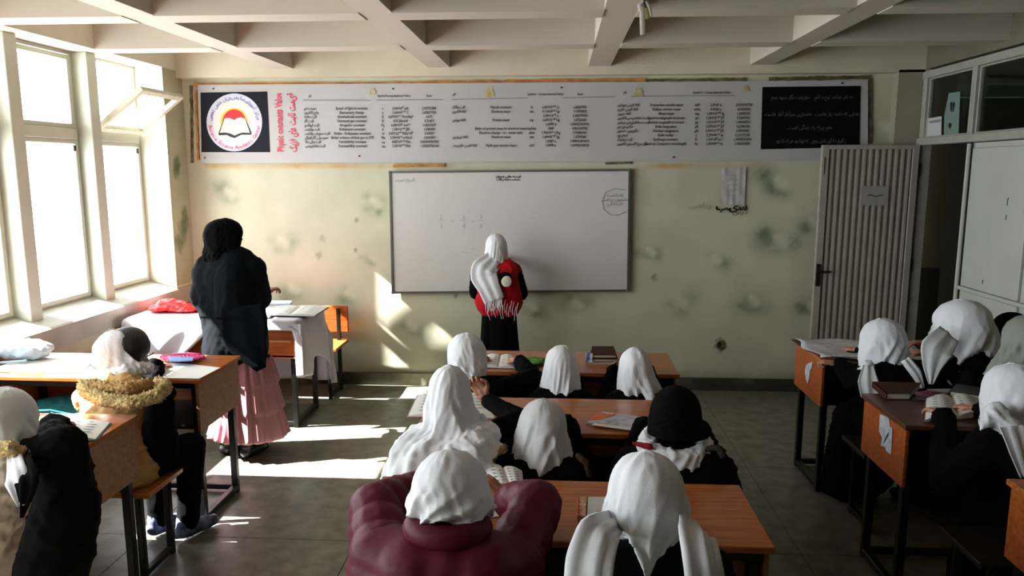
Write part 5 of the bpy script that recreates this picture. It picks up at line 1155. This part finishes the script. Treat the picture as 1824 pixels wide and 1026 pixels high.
p = Person('student in large gathered white veil with hand stretched left, front door-side desk', dn(P3(1716, 533, 4.02), .118), .6, hip=(2.30, 3.85, .52), pitch=10, sw=.16, wl=P3(1658, 611, 4.22), el=P3(1672, 650, 4.1), hl=(-.9, .15, .0), curl=.5, group=SEATED)
p.coat(black_cloth, g=.035, seed=14, extra=dress(p)).legs(black_cloth).veil([(-.05, .0, 0, .165, .15, .165, .007), (-.13, .0, -.01, .182, .16, .18, .012), (-.20, .02, -.02, .185, .14, .17, .014), (-.26, .05, -.03, .15, .10, .14, .014)], dome=(.135, .14, .118, .15), folds=(3, 5), seed=15, twist=2.0, hem=lambda t: .06*np.sin(t+.2))
p.tail([P3(1690, 596, 3.87), P3(1668, 622, 3.82), P3(1660, 652, 3.81), P3(1657, 684, 3.80)], [.12, .16, .09, .02], nrm=(-.2, -1, .1), seed=9)
p = Person('student in black cap beyond the grey scarf at the right edge, beside the door', dn(P3(1806, 556, 4.15), .108), .9, hip=(2.62, 3.95, .52), pitch=6, sw=.15, group=SEATED)
p.coat(black_cloth, g=.03, seed=15).legs(black_cloth)
V, Fc, Nn = blob([('e', p.hc+Vector((.0, .0, .030)), (.094, .100, .078)), ('c', p.hc+Vector((.03, -.03, -.0)), p.hc+Vector((.02, -.03, -.03)), .085, .07)], .007, 3); vobj('cap', (V, Fc), black_cloth, p.root)
greyg = cloth('grey_green_scarf', (136, 140, 130))
p = Person('student wrapped in a grey-green scarf at the right edge of the picture', dn(P3(1838, 560, 3.62), .110), .3, hip=(2.35, 3.30, .55), pitch=8, sw=.15, group=SEATED)
p.coat(black_cloth, g=.03, seed=16).legs(black_cloth).veil([(-.05, 0, 0, .13, .11, .13, .005), (-.12, -.01, -.01, .17, .12, .15, .010), (-.18, -.02, -.02, .19, .13, .16, .012)], m=greyg, dome=(.11, .118, .110, .13), folds=(3, 5), seed=16, twist=1.5)
p = Person('student in white veil drawn to a point at the second door-side desk', dn(P3(1812, 647, 2.98), .114), .35, hip=(2.02, 2.80, .50), pitch=12, sw=.16, group=SEATED)
p.coat(black_cloth, g=.036, seed=17, extra=dress(p)).legs(black_cloth).veil([(-.05, 0, 0, .124, .12, .132, .005), (-.12, .005, -.01, .128, .12, .13, .010), (-.18, .02, -.02, .130, .10, .13, .012), (-.22, .04, -.03, .125, .1, .13, .012)], dome=(.114, .118, .114, .128), folds=(3, 6), seed=17, twist=1.8, hem=lambda t: .05*np.sin(t)-.01)
V, Fc, Nn = blob([('c', P3(1775, 735, 2.86), P3(1748, 764, 2.80), .045, .010), ('c', P3(1775, 745, 2.84), P3(1810, 770, 2.80), .04, .045)], .008, 3); vobj('scarf_point', (wrinkle(V, Nn, .005, .05, 4), Fc), white_cloth, p.root)
p.tail([P3(1800, 760, 2.78), P3(1812, 800, 2.74), P3(1825, 848, 2.73)], [.09, .07, .04], nrm=(0, -1, .1), seed=11)
